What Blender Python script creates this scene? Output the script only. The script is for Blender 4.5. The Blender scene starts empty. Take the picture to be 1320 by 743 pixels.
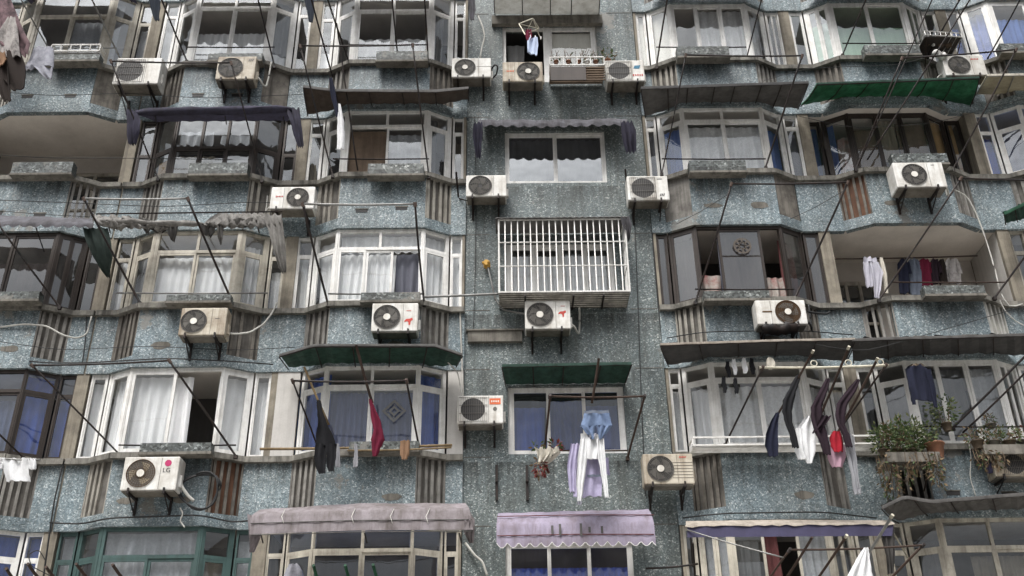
import bpy, bmesh, math, random
from mathutils import Vector as V, Matrix
R = random.Random(11)
SC = bpy.context.scene
COL = SC.collection
sin, cos, pi = math.sin, math.cos, math.pi

# ------------------------------------------------------------------ camera solve
CAM = V((0, -16.377, 1.6)); YAW, PIT, ROL, F = .0061, .49462, -.01265, 1300.
_fw = V((sin(YAW)*cos(PIT), cos(YAW)*cos(PIT), sin(PIT))); _rt = V((cos(YAW), -sin(YAW), 0)); _up = _rt.cross(_fw)
_r = _rt*cos(ROL)+_up*sin(ROL); _u = _up*cos(ROL)-_rt*sin(ROL)
def ray(px, py): return _fw+_r*((px-660)/F)-_u*((py-371.5)/F)
def P(px, py, y):
    """survey point: where a sight line of the photograph meets the vertical plane Y=y"""
    d = ray(px, py); return CAM+d*((y-CAM.y)/d.y)
cd = bpy.data.cameras.new('camera'); co = bpy.data.objects.new('camera', cd); COL.objects.link(co)
cd.sensor_width = 36; cd.lens = F/1320*36; cd.clip_end = 2000; cd.clip_start = .1
m = Matrix((( _r.x, _u.x, -_fw.x, CAM.x), (_r.y, _u.y, -_fw.y, CAM.y), (_r.z, _u.z, -_fw.z, CAM.z), (0, 0, 0, 1)))
co.matrix_world = m; SC.camera = co

# facade dimensions
CX = {'A': -9.181, 'B': -5.748, 'C': -2.35, 'D': 4.353, 'E': 7.757, 'F': 11.16}
BW, BA, BP, BE = .82, .477, .274, 1.70         # half front, angled run, projection, half bay
def ZS(r): return 7.218+2.8*(4-r)              # sill height of a storey row (row 1 is the uppermost seen)
SH, WH = 1.22, 1.58
WY = .06                                        # face of the plain wall in the middle
XC1, XD0 = P(599, 398, 0).x, P(850, 400, 0).x

# ------------------------------------------------------------------ materials
def nodes(name):
    m = bpy.data.materials.new(name); m.use_nodes = True; nt = m.node_tree; nt.nodes.clear()
    return m, nt, nt.nodes.new('ShaderNodeOutputMaterial')
def N(nt, t, **k):
    n = nt.nodes.new('ShaderNode'+t)
    for a, b in k.items():
        if a in n.inputs: n.inputs[a].default_value = b
        else: setattr(n, a, b)
    return n
def L(nt, a, b): nt.links.new(a, b)
def pos(nt, sc=(1, 1, 1), rnd=True):
    g = N(nt, 'NewGeometry'); mp = N(nt, 'Mapping'); mp.inputs['Scale'].default_value = sc
    L(nt, g.outputs['Position'], mp.inputs['Vector']); return mp.outputs[0]
def noise(nt, vec, scale, detail=4, rough=.6):
    n = N(nt, 'TexNoise'); n.inputs['Scale'].default_value = scale; n.inputs['Detail'].default_value = detail; n.inputs['Roughness'].default_value = rough
    L(nt, vec, n.inputs['Vector']); return n.outputs['Fac']
def ramp(nt, fac, stops, interp='LINEAR'):
    r = N(nt, 'ValToRGB'); cr = r.color_ramp; cr.interpolation = interp
    while len(cr.elements) < len(stops): cr.elements.new(.5)
    for e, (p, c) in zip(cr.elements, stops):
        e.position = p; e.color = (c if len(c) == 4 else (*c, 1)) if hasattr(c, '__len__') else (c, c, c, 1)
    L(nt, fac, r.inputs['Fac']); return r.outputs['Color']
def mix(nt, a, b, fac, mode='MIX'):
    n = N(nt, 'Mix', data_type='RGBA', blend_type=mode)
    for s, v in ((n.inputs['Factor'], fac), (n.inputs['A'], a), (n.inputs['B'], b)):
        if hasattr(v, 'is_linked'): L(nt, v, s)
        elif hasattr(v, '__len__'): s.default_value = (*v[:3], 1)
        elif s.type == 'RGBA': s.default_value = (v, v, v, 1)
        else: s.default_value = v
    return n.outputs['Result']
def bump(nt, h, st, dist=.01):
    b = N(nt, 'Bump'); b.inputs['Strength'].default_value = st; b.inputs['Distance'].default_value = dist
    L(nt, h, b.inputs['Height']); return b.outputs['Normal']

def stain(nt, col, dirt, amt, streak=True, scale=2.2):
    """grime: broad blotches plus runs drawn out downwards"""
    f = ramp(nt, noise(nt, pos(nt), scale, 6, .68), [(.40, 0), (.72, amt)])
    c = mix(nt, col, dirt, f)
    if streak:
        g = ramp(nt, noise(nt, pos(nt, (9, 9, .55)), 1.0, 4, .7), [(.46, 0), (.74, amt*.95)])
        c = mix(nt, c, dirt, g)
    return c
def dull(name, c, dirt=(.03, .027, .023), amt=.55, rough=.7, scale=2.2, streak=True, metal=0, fine=0, trans=0, bmp=.15, fscale=60):
    m, nt, out = nodes(name); p = N(nt, 'BsdfPrincipled')
    col = c
    f = noise(nt, pos(nt), fscale, 3, .7)
    col = mix(nt, [x*(1-.18-fine) for x in c], [min(1, x*(1+.16+fine)) for x in c], f)
    if amt > 0: col = stain(nt, col, dirt, amt, streak, scale)
    L(nt, col, p.inputs['Base Color']); p.inputs['Roughness'].default_value = rough; p.inputs['Metallic'].default_value = metal
    p.inputs['Specular IOR Level'].default_value = .3
    if bmp: L(nt, bump(nt, noise(nt, pos(nt), fscale*.5, 4), bmp, .006), p.inputs['Normal'])
    if trans:
        t = N(nt, 'BsdfTranslucent'); L(nt, col, t.inputs['Color']); mx = N(nt, 'MixShader'); mx.inputs[0].default_value = trans
        L(nt, p.outputs[0], mx.inputs[1]); L(nt, t.outputs[0], mx.inputs[2]); L(nt, mx.outputs[0], out.inputs[0])
    else: L(nt, p.outputs[0], out.inputs[0])
    return m
def tile(name, tones, dirtamt, dirt, sc=20):
    """broken-tile mosaic: pale and dark chips set in cement"""
    m, nt, out = nodes(name); p = N(nt, 'BsdfPrincipled')
    w = noise(nt, pos(nt), 9, 2); off = N(nt, 'VectorMath', operation='ADD'); sub = N(nt, 'VectorMath', operation='SCALE'); sub.inputs['Scale'].default_value = .07
    nz = N(nt, 'TexNoise'); nz.inputs['Scale'].default_value = 14; L(nt, pos(nt), nz.inputs['Vector'])
    L(nt, nz.outputs['Color'], sub.inputs[0]); L(nt, pos(nt), off.inputs[0]); L(nt, sub.outputs[0], off.inputs[1])
    mp = N(nt, 'Mapping'); mp.inputs['Scale'].default_value = (1, 1, 1.25); L(nt, off.outputs[0], mp.inputs['Vector'])
    vo = N(nt, 'TexVoronoi'); vo.inputs['Scale'].default_value = sc; L(nt, mp.outputs[0], vo.inputs['Vector'])
    sep = N(nt, 'SeparateColor'); L(nt, vo.outputs['Color'], sep.inputs[0])
    col = ramp(nt, sep.outputs[0], tones, 'CONSTANT')
    ve = N(nt, 'TexVoronoi', feature='DISTANCE_TO_EDGE'); ve.inputs['Scale'].default_value = sc; L(nt, mp.outputs[0], ve.inputs['Vector'])
    ed = ramp(nt, ve.outputs['Distance'], [(.02, 1), (.10, 0)])
    col = mix(nt, col, (.12, .135, .135), mix(nt, 0., ed, .6))
    # slow drift in tint
    col = mix(nt, col, mix(nt, (.55, .62, .66), (1.0, 1.0, .98), ramp(nt, noise(nt, pos(nt), .9, 5, .65), [(.35, 0), (.65, 1)])), .75, 'MULTIPLY')
    col = stain(nt, col, dirt, dirtamt, True, 1.3)
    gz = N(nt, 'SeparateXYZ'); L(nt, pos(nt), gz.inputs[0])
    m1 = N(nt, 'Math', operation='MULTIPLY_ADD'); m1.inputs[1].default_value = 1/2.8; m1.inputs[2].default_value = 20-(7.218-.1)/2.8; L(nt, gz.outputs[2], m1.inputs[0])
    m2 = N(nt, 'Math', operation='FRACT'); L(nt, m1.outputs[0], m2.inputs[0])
    run = ramp(nt, m2.outputs[0], [(0, 0), (.585, .75), (.63, .12), (.80, .05), (.99, 1)])  # dark under sills and at lower edges: painted shade, broken up as rain drips
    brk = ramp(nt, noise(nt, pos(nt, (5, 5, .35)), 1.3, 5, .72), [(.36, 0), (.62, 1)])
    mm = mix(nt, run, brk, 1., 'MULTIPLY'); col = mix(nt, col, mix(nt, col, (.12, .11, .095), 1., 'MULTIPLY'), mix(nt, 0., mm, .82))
    col = mix(nt, col, (.17, .16, .14), ramp(nt, noise(nt, pos(nt), .75, 7, .75), [(.605, 0), (.625, .75)]))
    L(nt, col, p.inputs['Base Color']); p.inputs['Roughness'].default_value = .55; p.inputs['Specular IOR Level'].default_value = .35
    L(nt, bump(nt, ed, -.25, .004), p.inputs['Normal']); L(nt, p.outputs[0], out.inputs[0]); return m
def glass(name, tint=(.8, .84, .84), refl=.10, dust=.06, wob=.05):
    m, nt, out = nodes(name)
    t = N(nt, 'BsdfTransparent'); t.inputs[0].default_value = (*tint, 1)
    g = N(nt, 'BsdfGlossy'); g.inputs['Roughness'].default_value = .015; g.inputs[0].default_value = (.9, .93, .95, 1)
    L(nt, bump(nt, noise(nt, pos(nt), 1.6, 2), wob, .2), g.inputs['Normal'])
    mx = N(nt, 'MixShader'); mx.inputs[0].default_value = refl
    L(nt, t.outputs[0], mx.inputs[1]); L(nt, g.outputs[0], mx.inputs[2])
    d = N(nt, 'BsdfDiffuse'); d.inputs[0].default_value = (.42, .41, .38, 1)
    m2 = N(nt, 'MixShader'); f = ramp(nt, noise(nt, pos(nt, (2, 2, .8)), 1.5, 6, .7), [(.3, dust*.3), (.75, dust*1.8)])
    L(nt, f, m2.inputs[0]); L(nt, mx.outputs[0], m2.inputs[1]); L(nt, d.outputs[0], m2.inputs[2]); L(nt, m2.outputs[0], out.inputs[0]); return m

M = {}
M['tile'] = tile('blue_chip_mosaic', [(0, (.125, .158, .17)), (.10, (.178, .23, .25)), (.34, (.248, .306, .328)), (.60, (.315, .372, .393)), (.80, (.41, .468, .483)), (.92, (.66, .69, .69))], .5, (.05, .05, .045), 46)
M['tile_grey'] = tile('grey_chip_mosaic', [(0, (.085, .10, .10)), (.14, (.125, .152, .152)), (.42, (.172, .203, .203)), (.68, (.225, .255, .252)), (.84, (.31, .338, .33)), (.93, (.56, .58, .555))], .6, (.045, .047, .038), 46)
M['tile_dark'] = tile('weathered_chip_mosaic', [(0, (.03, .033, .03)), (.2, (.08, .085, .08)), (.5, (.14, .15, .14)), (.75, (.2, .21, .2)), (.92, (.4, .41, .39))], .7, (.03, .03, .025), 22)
M['cement'] = dull('cement', (.19, .175, .15), (.03, .027, .022), .8, .9, 2.6)
M['ledge'] = dull('ledge_cement', (.225, .212, .185), (.028, .026, .022), .95, .9, 3.2)
M['fin'] = dull('fin_cement', (.26, .247, .225), (.035, .03, .026), .75, .9, 2.8)
M['fin_b'] = dull('fin_pale', (.33, .31, .27), (.06, .05, .04), .7, .9, 3.5)
M['fin_c'] = dull('fin_brown', (.19, .172, .148), (.03, .026, .022), .8, .9, 3.5)
M['finback'] = dull('fin_back', (.15, .138, .122), (.02, .018, .016), .7, .9, 3)
M['white_fin'] = dull('white_fin', (.5, .49, .45), (.08, .07, .06), .5, .9)
M['brick'] = dull('brick_infill', (.13, .065, .04), (.05, .03, .02), .6, .9, 5)
M['pillar'] = dull('beige_render', (.27, .24, .19), (.05, .042, .034), .7, .9, 2)
M['plaster'] = dull('old_plaster', (.60, .555, .50), (.25, .22, .19), .4, .9, 1.2, False)
M['whitewash'] = dull('whitewash', (.52, .5, .47), (.2, .18, .16), .35, .9, 1.2)
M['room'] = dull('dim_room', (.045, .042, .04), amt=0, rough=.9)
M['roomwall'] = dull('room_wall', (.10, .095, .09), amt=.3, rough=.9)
M['f_white'] = dull('white_frame', (.76, .75, .72), (.16, .135, .10), .36, .45, 3, bmp=0)
M['f_beige'] = dull('cream_frame', (.50, .465, .39), (.075, .06, .045), .6, .55, 3, bmp=0)
M['f_bronze'] = dull('bronze_frame', (.045, .036, .031), (.015, .012, .01), .5, .4, 3, metal=.3, bmp=0)
M['f_green'] = dull('green_frame', (.055, .098, .092), (.02, .025, .022), .5, .5, 3, bmp=0)
M['f_wood'] = dull('worn_wood', (.12, .09, .06), (.03, .022, .015), .6, .7, 5)
M['g_clear'] = glass('clear_pane', (.94, .95, .95), .085, .045)
M['g_grey'] = glass('grey_pane', (.70, .72, .74), .12, .05)
M['g_bronze'] = glass('bronze_pane', (.42, .36, .33), .12, .06, .01)
M['g_blue'] = glass('blue_pane', (.6, .68, .9), .12, .05)
M['g_green'] = glass('green_pane', (.72, .82, .74), .12, .05)
M['c_white'] = dull('white_curtain', (.93, .93, .93), (.45, .45, .44), .25, .95, 1.5, fine=0, trans=.18, bmp=0)
M['c_lace'] = dull('lace_curtain', (.80, .80, .79), (.4, .4, .39), .35, .95, 3, fine=.2, trans=.15, bmp=0, fscale=25)
M['c_blue'] = dull('blue_curtain', (.09, .16, .50), (.05, .07, .2), .5, .95, 2, trans=.2, bmp=0)
M['c_sky'] = dull('pale_blue_curtain', (.13, .21, .47), (.06, .1, .26), .5, .95, 2, trans=.2, bmp=0)
M['c_steel'] = dull('steel_blue_curtain', (.13, .155, .27), (.08, .09, .16), .4, .95, 2, trans=.2, bmp=0)
M['c_grey'] = dull('grey_curtain', (.22, .22, .215), (.1, .1, .1), .4, .95, 2, trans=.2, bmp=0)
M['c_tan'] = dull('tan_curtain', (.38, .33, .25), (.18, .15, .1), .4, .95, 2, trans=.2, bmp=0)
M['c_green'] = dull('green_film_reflection', (.40, .48, .41), (.1, .14, .11), .3, .8, 1, bmp=0)
M['c_wine'] = dull('wine_curtain', (.16, .06, .06), (.06, .02, .02), .5, .95, 4, trans=.2, bmp=0)
M['g_mirror'] = glass('mirror_pane', (.6, .62, .64), .22, .05, .03)
M['c_violet'] = dull('grey_violet_curtain', (.15, .155, .185), (.09, .085, .11), .4, .95, 2, trans=.2, bmp=0)
M['c_floral'] = dull('floral_curtain', (.42, .38, .34), (.24, .03, .035), .85, .95, 6, False, trans=.2, bmp=0)
M['wood'] = dull('plywood', (.42, .27, .12), (.12, .07, .03), .5, .8, 3)
M['board'] = dull('brown_board', (.16, .115, .08), (.05, .035, .025), .6, .85, 3)
M['paper'] = dull('paper', (.68, .66, .6), (.35, .3, .25), .3, .9, bmp=0)
M['ac'] = dull('ac_white', (.68, .67, .635), (.19, .145, .09), .55, .5, 3.0, bmp=.05)
M['ac_cream'] = dull('ac_cream', (.50, .455, .37), (.13, .08, .04), .8, .55, 3.2, bmp=.05)
M['ac_under'] = dull('ac_under', (.17, .155, .13), (.05, .04, .03), .7, .7, 3)
M['ac_dark'] = dull('fan_dark', (.028, .026, .025), amt=0, rough=.6)
M['ac_wire'] = dull('fan_guard', (.15, .14, .125), (.04, .035, .03), .5, .6)
M['ac_rust'] = dull('fan_rust', (.10, .055, .025), (.03, .018, .01), .7, .8)
M['hub'] = dull('fan_hub', (.66, .64, .58), (.25, .2, .15), .4, .5, bmp=0)
M['red'] = dull('red_print', (.45, .06, .045), amt=.2, bmp=0)
M['orange'] = dull('orange_print', (.60, .13, .05), amt=.2, bmp=0)
M['bluep'] = dull('blue_print', (.05, .17, .26), amt=.2, bmp=0)
M['black_ink'] = dull('black_print', (.03, .03, .03), amt=0, bmp=0)
M['magenta'] = dull('magenta_print', (.42, .03, .12), amt=.2, bmp=0)
M['iron'] = dull('black_iron', (.011, .010, .010), (.04, .02, .012), .5, .6, 6, bmp=.1)
M['rust'] = dull('rusty_iron', (.055, .034, .025), (.02, .015, .012), .6, .8, 6)
M['steel'] = dull('galvanised', (.26, .26, .25), (.08, .07, .06), .6, .45, 4, metal=.5, bmp=0)
M['cream_pole'] = dull('cream_pole', (.55, .52, .42), (.15, .12, .08), .4, .6, bmp=0)
M['bamboo'] = dull('bamboo', (.24, .17, .09), (.06, .045, .025), .6, .6, 6)
M['white_paint'] = dull('white_paint', (.66, .65, .62), (.14, .11, .085), .4, .5, 3, bmp=0)
M['cable_k'] = dull('black_cable', (.02, .02, .02), amt=0, rough=.5)
M['cable_w'] = dull('white_cable', (.5, .49, .45), (.12, .1, .08), .4, .6)
M['a_purple'] = dull('purple_canvas', (.045, .042, .066), (.02, .018, .022), .8, .9, 2.5, trans=.12)
M['a_mauve'] = dull('mauve_canvas', (.25, .222, .232), (.08, .065, .055), .8, .9, 2.0, trans=.1)
M['a_lilac'] = dull('lilac_canvas', (.31, .275, .35), (.13, .10, .10), .6, .9, 2.2, trans=.12)
M['a_grey'] = dull('grey_canvas', (.12, .117, .13), (.04, .036, .036), .85, .9, 2.5, trans=.1)
M['a_torn'] = dull('torn_canvas', (.22, .21, .195), (.05, .045, .04), .8, .9, 4)
M['a_green'] = dull('green_sheet', (.058, .165, .10), (.02, .05, .03), .8, .6, 3, trans=.6)
M['a_dgreen'] = dull('dark_green_sheet', (.05, .10, .078), (.016, .03, .022), .75, .7, 3, trans=.45)
M['a_flap'] = dull('grey_green_flap', (.028, .042, .036), (.012, .018, .015), .7, .8, 3)
M['medal'] = dull('faded_medallion', (.085, .07, .058), amt=.3)
M['a_sheet'] = dull('weathered_sheet', (.10, .095, .09), (.03, .027, .025), .7, .7, 3, trans=.06)
M['a_brown'] = dull('rusty_sheet', (.072, .056, .045), (.03, .02, .015), .7, .8, 4)
M['a_clear'] = dull('milky_sheet', (.58, .58, .56), (.2, .18, .15), .45, .5, 3, trans=.5, bmp=0)
M['a_tan'] = dull('tan_sheet', (.36, .33, .25), (.13, .11, .08), .5, .6, 3, trans=.4, bmp=0)
M['a_black'] = dull('tarred_sheet', (.035, .034, .034), (.09, .085, .08), .4, .75, 4)
M['a_lip'] = dull('cream_canvas', (.34, .30, .255), (.10, .08, .06), .6, .9, 4)
M['a_indigo'] = dull('indigo_canvas', (.055, .051, .095), (.04, .035, .06), .5, .9, 3)
cloth_rag = None
def cloth(n, c, d=None, a=.35): M[n] = dull(n+'_cloth', c, d or [x*.45 for x in c], a, .95, 5, False, trans=.12, bmp=.9, fscale=36)
cloth('k_white', (.72, .72, .72)); cloth('k_lilac', (.42, .385, .53), (.26, .23, .36), .7); cloth('k_denim', (.17, .23, .35), (.07, .10, .18), .7); cloth('k_black', (.010, .010, .012)); cloth('k_navy', (.012, .014, .03))
cloth('k_wine', (.13, .010, .030)); cloth('k_plum', (.022, .012, .018)); cloth('k_pink', (.48, .30, .37)); cloth('k_red', (.36, .016, .03)); cloth('k_grey', (.26, .26, .275)); cloth('k_lgrey', (.36, .36, .40), (.10, .10, .12), .9)
cloth('k_palegrey', (.47, .46, .51), (.26, .25, .3), .6); cloth('k_slate', (.022, .028, .04)); cloth('k_brown', (.022, .015, .012)); cloth('k_tan', (.25, .15, .09)); cloth('k_blanket', (.23, .15, .16), (.035, .028, .03), 1.); cloth('k_jean', (.14, .16, .2)); cloth('k_cream', (.58, .54, .46)); cloth('k_sky', (.52, .60, .76)); cloth('k_floral', (.42, .39, .37), (.03, .025, .025), 1.)
M['asphalt'] = dull('asphalt', (.05, .05, .05), (.03, .03, .03), .5, .9, .6, False)
M['paving'] = dull('paving', (.36, .345, .32), (.2, .19, .17), .5, .9, .8, False)
M['leaf'] = dull('leaf', (.075, .11, .04), (.03, .05, .018), .7, .6, 9, False, trans=.25, bmp=0)
M['leaf2'] = dull('leaf_pale', (.22, .24, .12), (.05, .06, .02), .7, .6, 9, False, trans=.25, bmp=0)
M['dryleaf'] = dull('dry_leaf', (.17, .12, .07), (.06, .04, .02), .7, .8, 9, False, trans=.2, bmp=0)
M['redleaf'] = dull('red_leaf', (.16, .035, .03), (.05, .015, .012), .7, .7, 9, False, trans=.2, bmp=0)
M['twig'] = dull('twig', (.12, .085, .055), (.04, .03, .02), .6, .9)
M['clay'] = dull('clay_pot', (.26, .12, .07), (.08, .05, .035), .6, .8, 6)
M['yellow'] = dull('yellow_plastic', (.52, .30, .06), (.2, .1, .03), .5, .6)
M['soil'] = dull('soil', (.05, .04, .03), amt=.3)

# ------------------------------------------------------------------ mesh helpers
ORG = {}
class MB:
    def __init__(s): s.v, s.f, s.mi, s.m, s.sm = [], [], [], 0, []
    def face(s, idx, sm=False): s.f.append(idx); s.mi.append(s.m); s.sm.append(sm)
    def poly(s, pts, sm=False):
        b = len(s.v); s.v += [V(p) for p in pts]; s.face(list(range(b, b+len(pts))), sm)
    def hexa(s, p):
        b = len(s.v); s.v += [V(q) for q in p]
        for f in ((0, 3, 2, 1), (4, 5, 6, 7), (0, 1, 5, 4), (1, 2, 6, 5), (2, 3, 7, 6), (3, 0, 4, 7)): s.face([b+i for i in f])
        return s
    def box(s, x0, x1, y0, y1, z0, z1):
        return s.hexa([(x0, y0, z0), (x1, y0, z0), (x1, y1, z0), (x0, y1, z0), (x0, y0, z1), (x1, y0, z1), (x1, y1, z1), (x0, y1, z1)])
    def seg(s, p0, p1, s0, s1, d0, d1, z0, z1):
        """box along plan segment p0->p1: s metres along, d metres inward"""
        a, b = V((*p0, 0)), V((*p1, 0)); t = (b-a).normalized(); n = V((-t.y, t.x, 0))
        q = [a+t*u+n*d for u, d in ((s0, d0), (s1, d0), (s1, d1), (s0, d1))]
        return s.hexa([x+V((0, 0, z0)) for x in q]+[x+V((0, 0, z1)) for x in q])
    def sheet(s, p0, p1, s0, s1, d, z0, z1):
        a, b = V((*p0, 0)), V((*p1, 0)); t = (b-a).normalized(); n = V((-t.y, t.x, 0))
        return s.poly([a+t*s0+n*d+V((0, 0, z0)), a+t*s1+n*d+V((0, 0, z0)), a+t*s1+n*d+V((0, 0, z1)), a+t*s0+n*d+V((0, 0, z1))])
    def tube(s, pts, r, n=6, cap=True):
        pts = [V(p) for p in pts]; b = len(s.v); K = len(pts)
        for i, p in enumerate(pts):
            t = (pts[min(i+1, K-1)]-pts[max(i-1, 0)]).normalized()
            a = t.cross(V((0, 0, 1))); a = a.normalized() if a.length > .05 else t.cross(V((0, 1, 0))).normalized()
            c = t.cross(a); rr = r[i] if hasattr(r, '__len__') else r
            s.v += [p+(a*cos(2*pi*j/n)+c*sin(2*pi*j/n))*rr for j in range(n)]
        for i in range(K-1):
            for j in range(n): s.face([b+i*n+j, b+i*n+(j+1) % n, b+(i+1)*n+(j+1) % n, b+(i+1)*n+j], True)
        if cap: s.face([b+j for j in range(n)]); s.face([b+(K-1)*n+j for j in range(n)])
        return s
    def disc(s, c, r, n=28, y=None, r0=0):
        """disc (or flat ring) facing the street"""
        c = V(c); b = len(s.v)
        if r0: 
            for j in range(n):
                a = 2*pi*j/n; s.v += [c+V((cos(a)*r, 0, sin(a)*r)), c+V((cos(a)*r0, 0, sin(a)*r0))]
            for j in range(n): k = (j+1) % n; s.face([b+2*j, b+2*k, b+2*k+1, b+2*j+1])
        else: s.poly([c+V((cos(2*pi*j/n)*r, 0, sin(2*pi*j/n)*r)) for j in range(n)])
        return s
    def loft(s, rows, sm=True, close=False):
        b = len(s.v); n = len(rows[0])
        for r in rows: s.v += [V(p) for p in r]
        for i in range(len(rows)-1):
            for j in range(n if close else n-1):
                k = (j+1) % n; s.face([b+i*n+j, b+i*n+k, b+(i+1)*n+k, b+(i+1)*n+j], sm)
        return s
    def build(s, name, mats, parent=None, bev=0, **tags):
        me = bpy.data.meshes.new(name)
        if parent is not None: o3 = ORG[parent]
        else:
            lo = [min(v[i] for v in s.v) for i in range(3)]; hi = [max(v[i] for v in s.v) for i in range(3)]
            o3 = V(((lo[0]+hi[0])/2, (lo[1]+hi[1])/2, lo[2]))
        me.from_pydata([tuple(v-o3) for v in s.v], [], s.f)
        for mm in (mats if isinstance(mats, (list, tuple)) else [mats]): me.materials.append(M[mm])
        me.polygons.foreach_set('material_index', s.mi); me.polygons.foreach_set('use_smooth', s.sm)
        if bev:
            bm = bmesh.new(); bm.from_mesh(me); bmesh.ops.bevel(bm, geom=bm.edges[:], offset=bev, segments=2, affect='EDGES', profile=.6); bm.to_mesh(me); bm.free()
        me.update()
        o = bpy.data.objects.new(name, me); COL.objects.link(o)
        if parent is not None: o.parent = parent
        else: o.location = o3
        ORG[o] = o3
        for k, v in tags.items(): o[k] = v
        return o
def thing(name, label, cat, loc, group=None):
    o = bpy.data.objects.new(name, None); COL.objects.link(o); o.location = loc; o.empty_display_size = .1; ORG[o] = V(loc)
    o['label'] = label; o['category'] = cat
    if group: o['group'] = group
    return o
def tg(label, cat, group=None):
    d = dict(label=label, category=cat)
    if group: d['group'] = group
    return d
def lerp(a, b, t): return a+(b-a)*t
def resample(pts, n):
    pts = [V(p) for p in pts]; d = [0]
    for a, b in zip(pts, pts[1:]): d.append(d[-1]+(b-a).length)
    out = []; k = 0
    for i in range(n):
        t = d[-1]*i/(n-1)
        while k < len(d)-2 and d[k+1] < t: k += 1
        out.append(pts[k].lerp(pts[k+1], (t-d[k])/max(1e-6, d[k+1]-d[k])))
    return out

# ------------------------------------------------------------------ setting: street
g = MB(); g.box(-400, 400, -400, -15, -.4, 0); g.build('road', 'asphalt', kind='structure')
g = MB(); g.box(-400, 400, -15, 400, -.4, .12); g.build('pavement', 'paving', kind='structure')  # unseen paving, made wide and pale to bounce light into the soffits

# ------------------------------------------------------------------ the building
BLD = thing('apartment_building', 'old apartment block clad in blue grey mosaic with rows of bay windows', 'building', (1, 0, .12))
def plan(col, off=0):
    c = CX[col]; e0 = e1 = BE
    x0, x1 = c-e0, c+e1
    if col == 'C': x1 = XC1
    if col == 'D': x0 = XD0
    return [(x0, off), (c-BW-BA, off), (c-BW, off-BP), (c+BW, off-BP), (c+BW+BA, off), (x1, off)]
OPEN = {('A', 2, 3): 'open', ('B', 2, 1): 'pipes', ('E', 2, 1): 'brick', ('E', 2, 3): 'pipes', ('E', 3, 1): 'open', ('E', 3, 3): 'white', ('E', 4, 1): 'open', ('B', 4, 3): 'brick', ('A', 4, 3): 'pipes'}
SMOOTHFIN = {('B', 1, 3), ('D', 2, 1), ('D', 2, 3), ('A', 1, 3)}
def spandrel(col, r):
    dz = .42 if r == 0 and col in 'ABC' else 0; pts = plan(col); zb, zt = ZS(r)-SH+dz, ZS(r)-.10
    mb = MB()
    for i in (0, 2, 4):
        (a, b) = pts[i], pts[i+1]; l = math.dist(a, b); mb.seg(a, b, 0, l, 0, .12, zb, zt)
    for i in (1, 3):
        a, b = pts[i], pts[i+1]; l = math.dist(a, b); mb.seg(a, b, 0, l, 0, .12, zb, zb+.22)
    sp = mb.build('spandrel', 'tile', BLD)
    for i in (1, 3):
        a, b = pts[i], pts[i+1]; l = math.dist(a, b); kind = OPEN.get((col, r, i), 'shut'); z0 = zb+.22
        f = MB(); f.m = 1
        if kind not in ('open',): f.seg(a, b, 0, l, .05, .11, z0, zt)
        f.m = 0; n = 4
        if (col, r, i) in SMOOTHFIN: f.seg(a, b, .01, l-.01, .012, .05, z0, zt)
        else:
            for k in range(n):
                if kind == 'shut' and R.random() < .07: continue
                s0 = .03+(l-.06)*(k+.12)/n; w = (l-.06)/n*(.44 if kind == 'shut' else .38)
                j = R.uniform(0, .012); s0 += R.uniform(-.012, .012); f.seg(a, b, s0, s0+w, -.004+j, .05, z0, zt)
            f.seg(a, b, 0, .03, .004, .06, z0, zt); f.seg(a, b, l-.03, l, .004, .06, z0, zt)
        f.build('fin_panel', {'shut': [R.choice(['fin', 'fin', 'fin_b', 'fin_c']), 'finback'], 'open': ['fin', 'finback'], 'pipes': ['fin', 'finback'], 'brick': ['fin_c', 'brick'], 'white': ['white_fin', 'white_fin']}[kind], sp)
    # sill ledge
    q = plan(col, 0); s = MB()
    for i in range(5):
        a, b = q[i], q[i+1]; l = math.dist(a, b); e0 = .03 if i in (2,) else 0
        s.seg(a, b, -e0, l+e0, -.085 - (.003 if i in (1, 3) else 0), .16, ZS(r)-.10+(.002 if i in (1, 3) else 0), ZS(r)-(.002 if i in (1, 3) else 0))
    s.build('sill', 'ledge', sp)
    # weep holes or cement patches
    for dx in (-.42, .40):
        h = MB()
        x = CX[col]+dx+R.uniform(-.08, .08); z = zb+.34+R.uniform(-.03, .05)
        if (col, r) in (('A', 1), ('B', 1), ('C', 1), ('A', 2), ('E', 3), ('E', 4), ('C', 2)):
            h.m = 1; h.box(x-.11, x+.11, -BP-.006, -BP+.02, z, z+.065); h.m = 0; h.box(x-.125, x+.125, -BP-.012, -BP+.02, z+.065, z+.085); h.build('weep_hole', ['cement', 'ac_dark'], sp)
        elif R.random() < .62:
            n = 14; w, hh = R.uniform(.15, .21), R.uniform(.055, .09)
            h.poly([V((x+cos(2*pi*k/n)*w*R.uniform(.8, 1.1), -BP-.005, z+.05+sin(2*pi*k/n)*hh*R.uniform(.8, 1.15))) for k in range(n)]); h.build('cement_patch', 'cement', sp)
    # slab (soffit of the storey below)
    q = plan(col, .02); z0 = zb+.012
    lo = [V((x, y, z0)) for x, y in q]+[V((q[-1][0], 1.5, z0)), V((q[0][0], 1.5, z0))]
    sl = MB(); sl.poly(lo[::-1]); sl.poly([p+V((0, 0, .14)) for p in lo])
    for i in range(len(lo)):
        a, b = lo[i], lo[(i+1) % len(lo)]; sl.poly([a, b, b+V((0, 0, .14)), a+V((0, 0, .14))])
    sl.build('floor_slab', 'plaster', BLD)
for r in range(0, 6):
    for col in 'ABCDEF': spandrel(col, r)
LOGGIA = {('A', 2), ('E', 3)}
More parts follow.
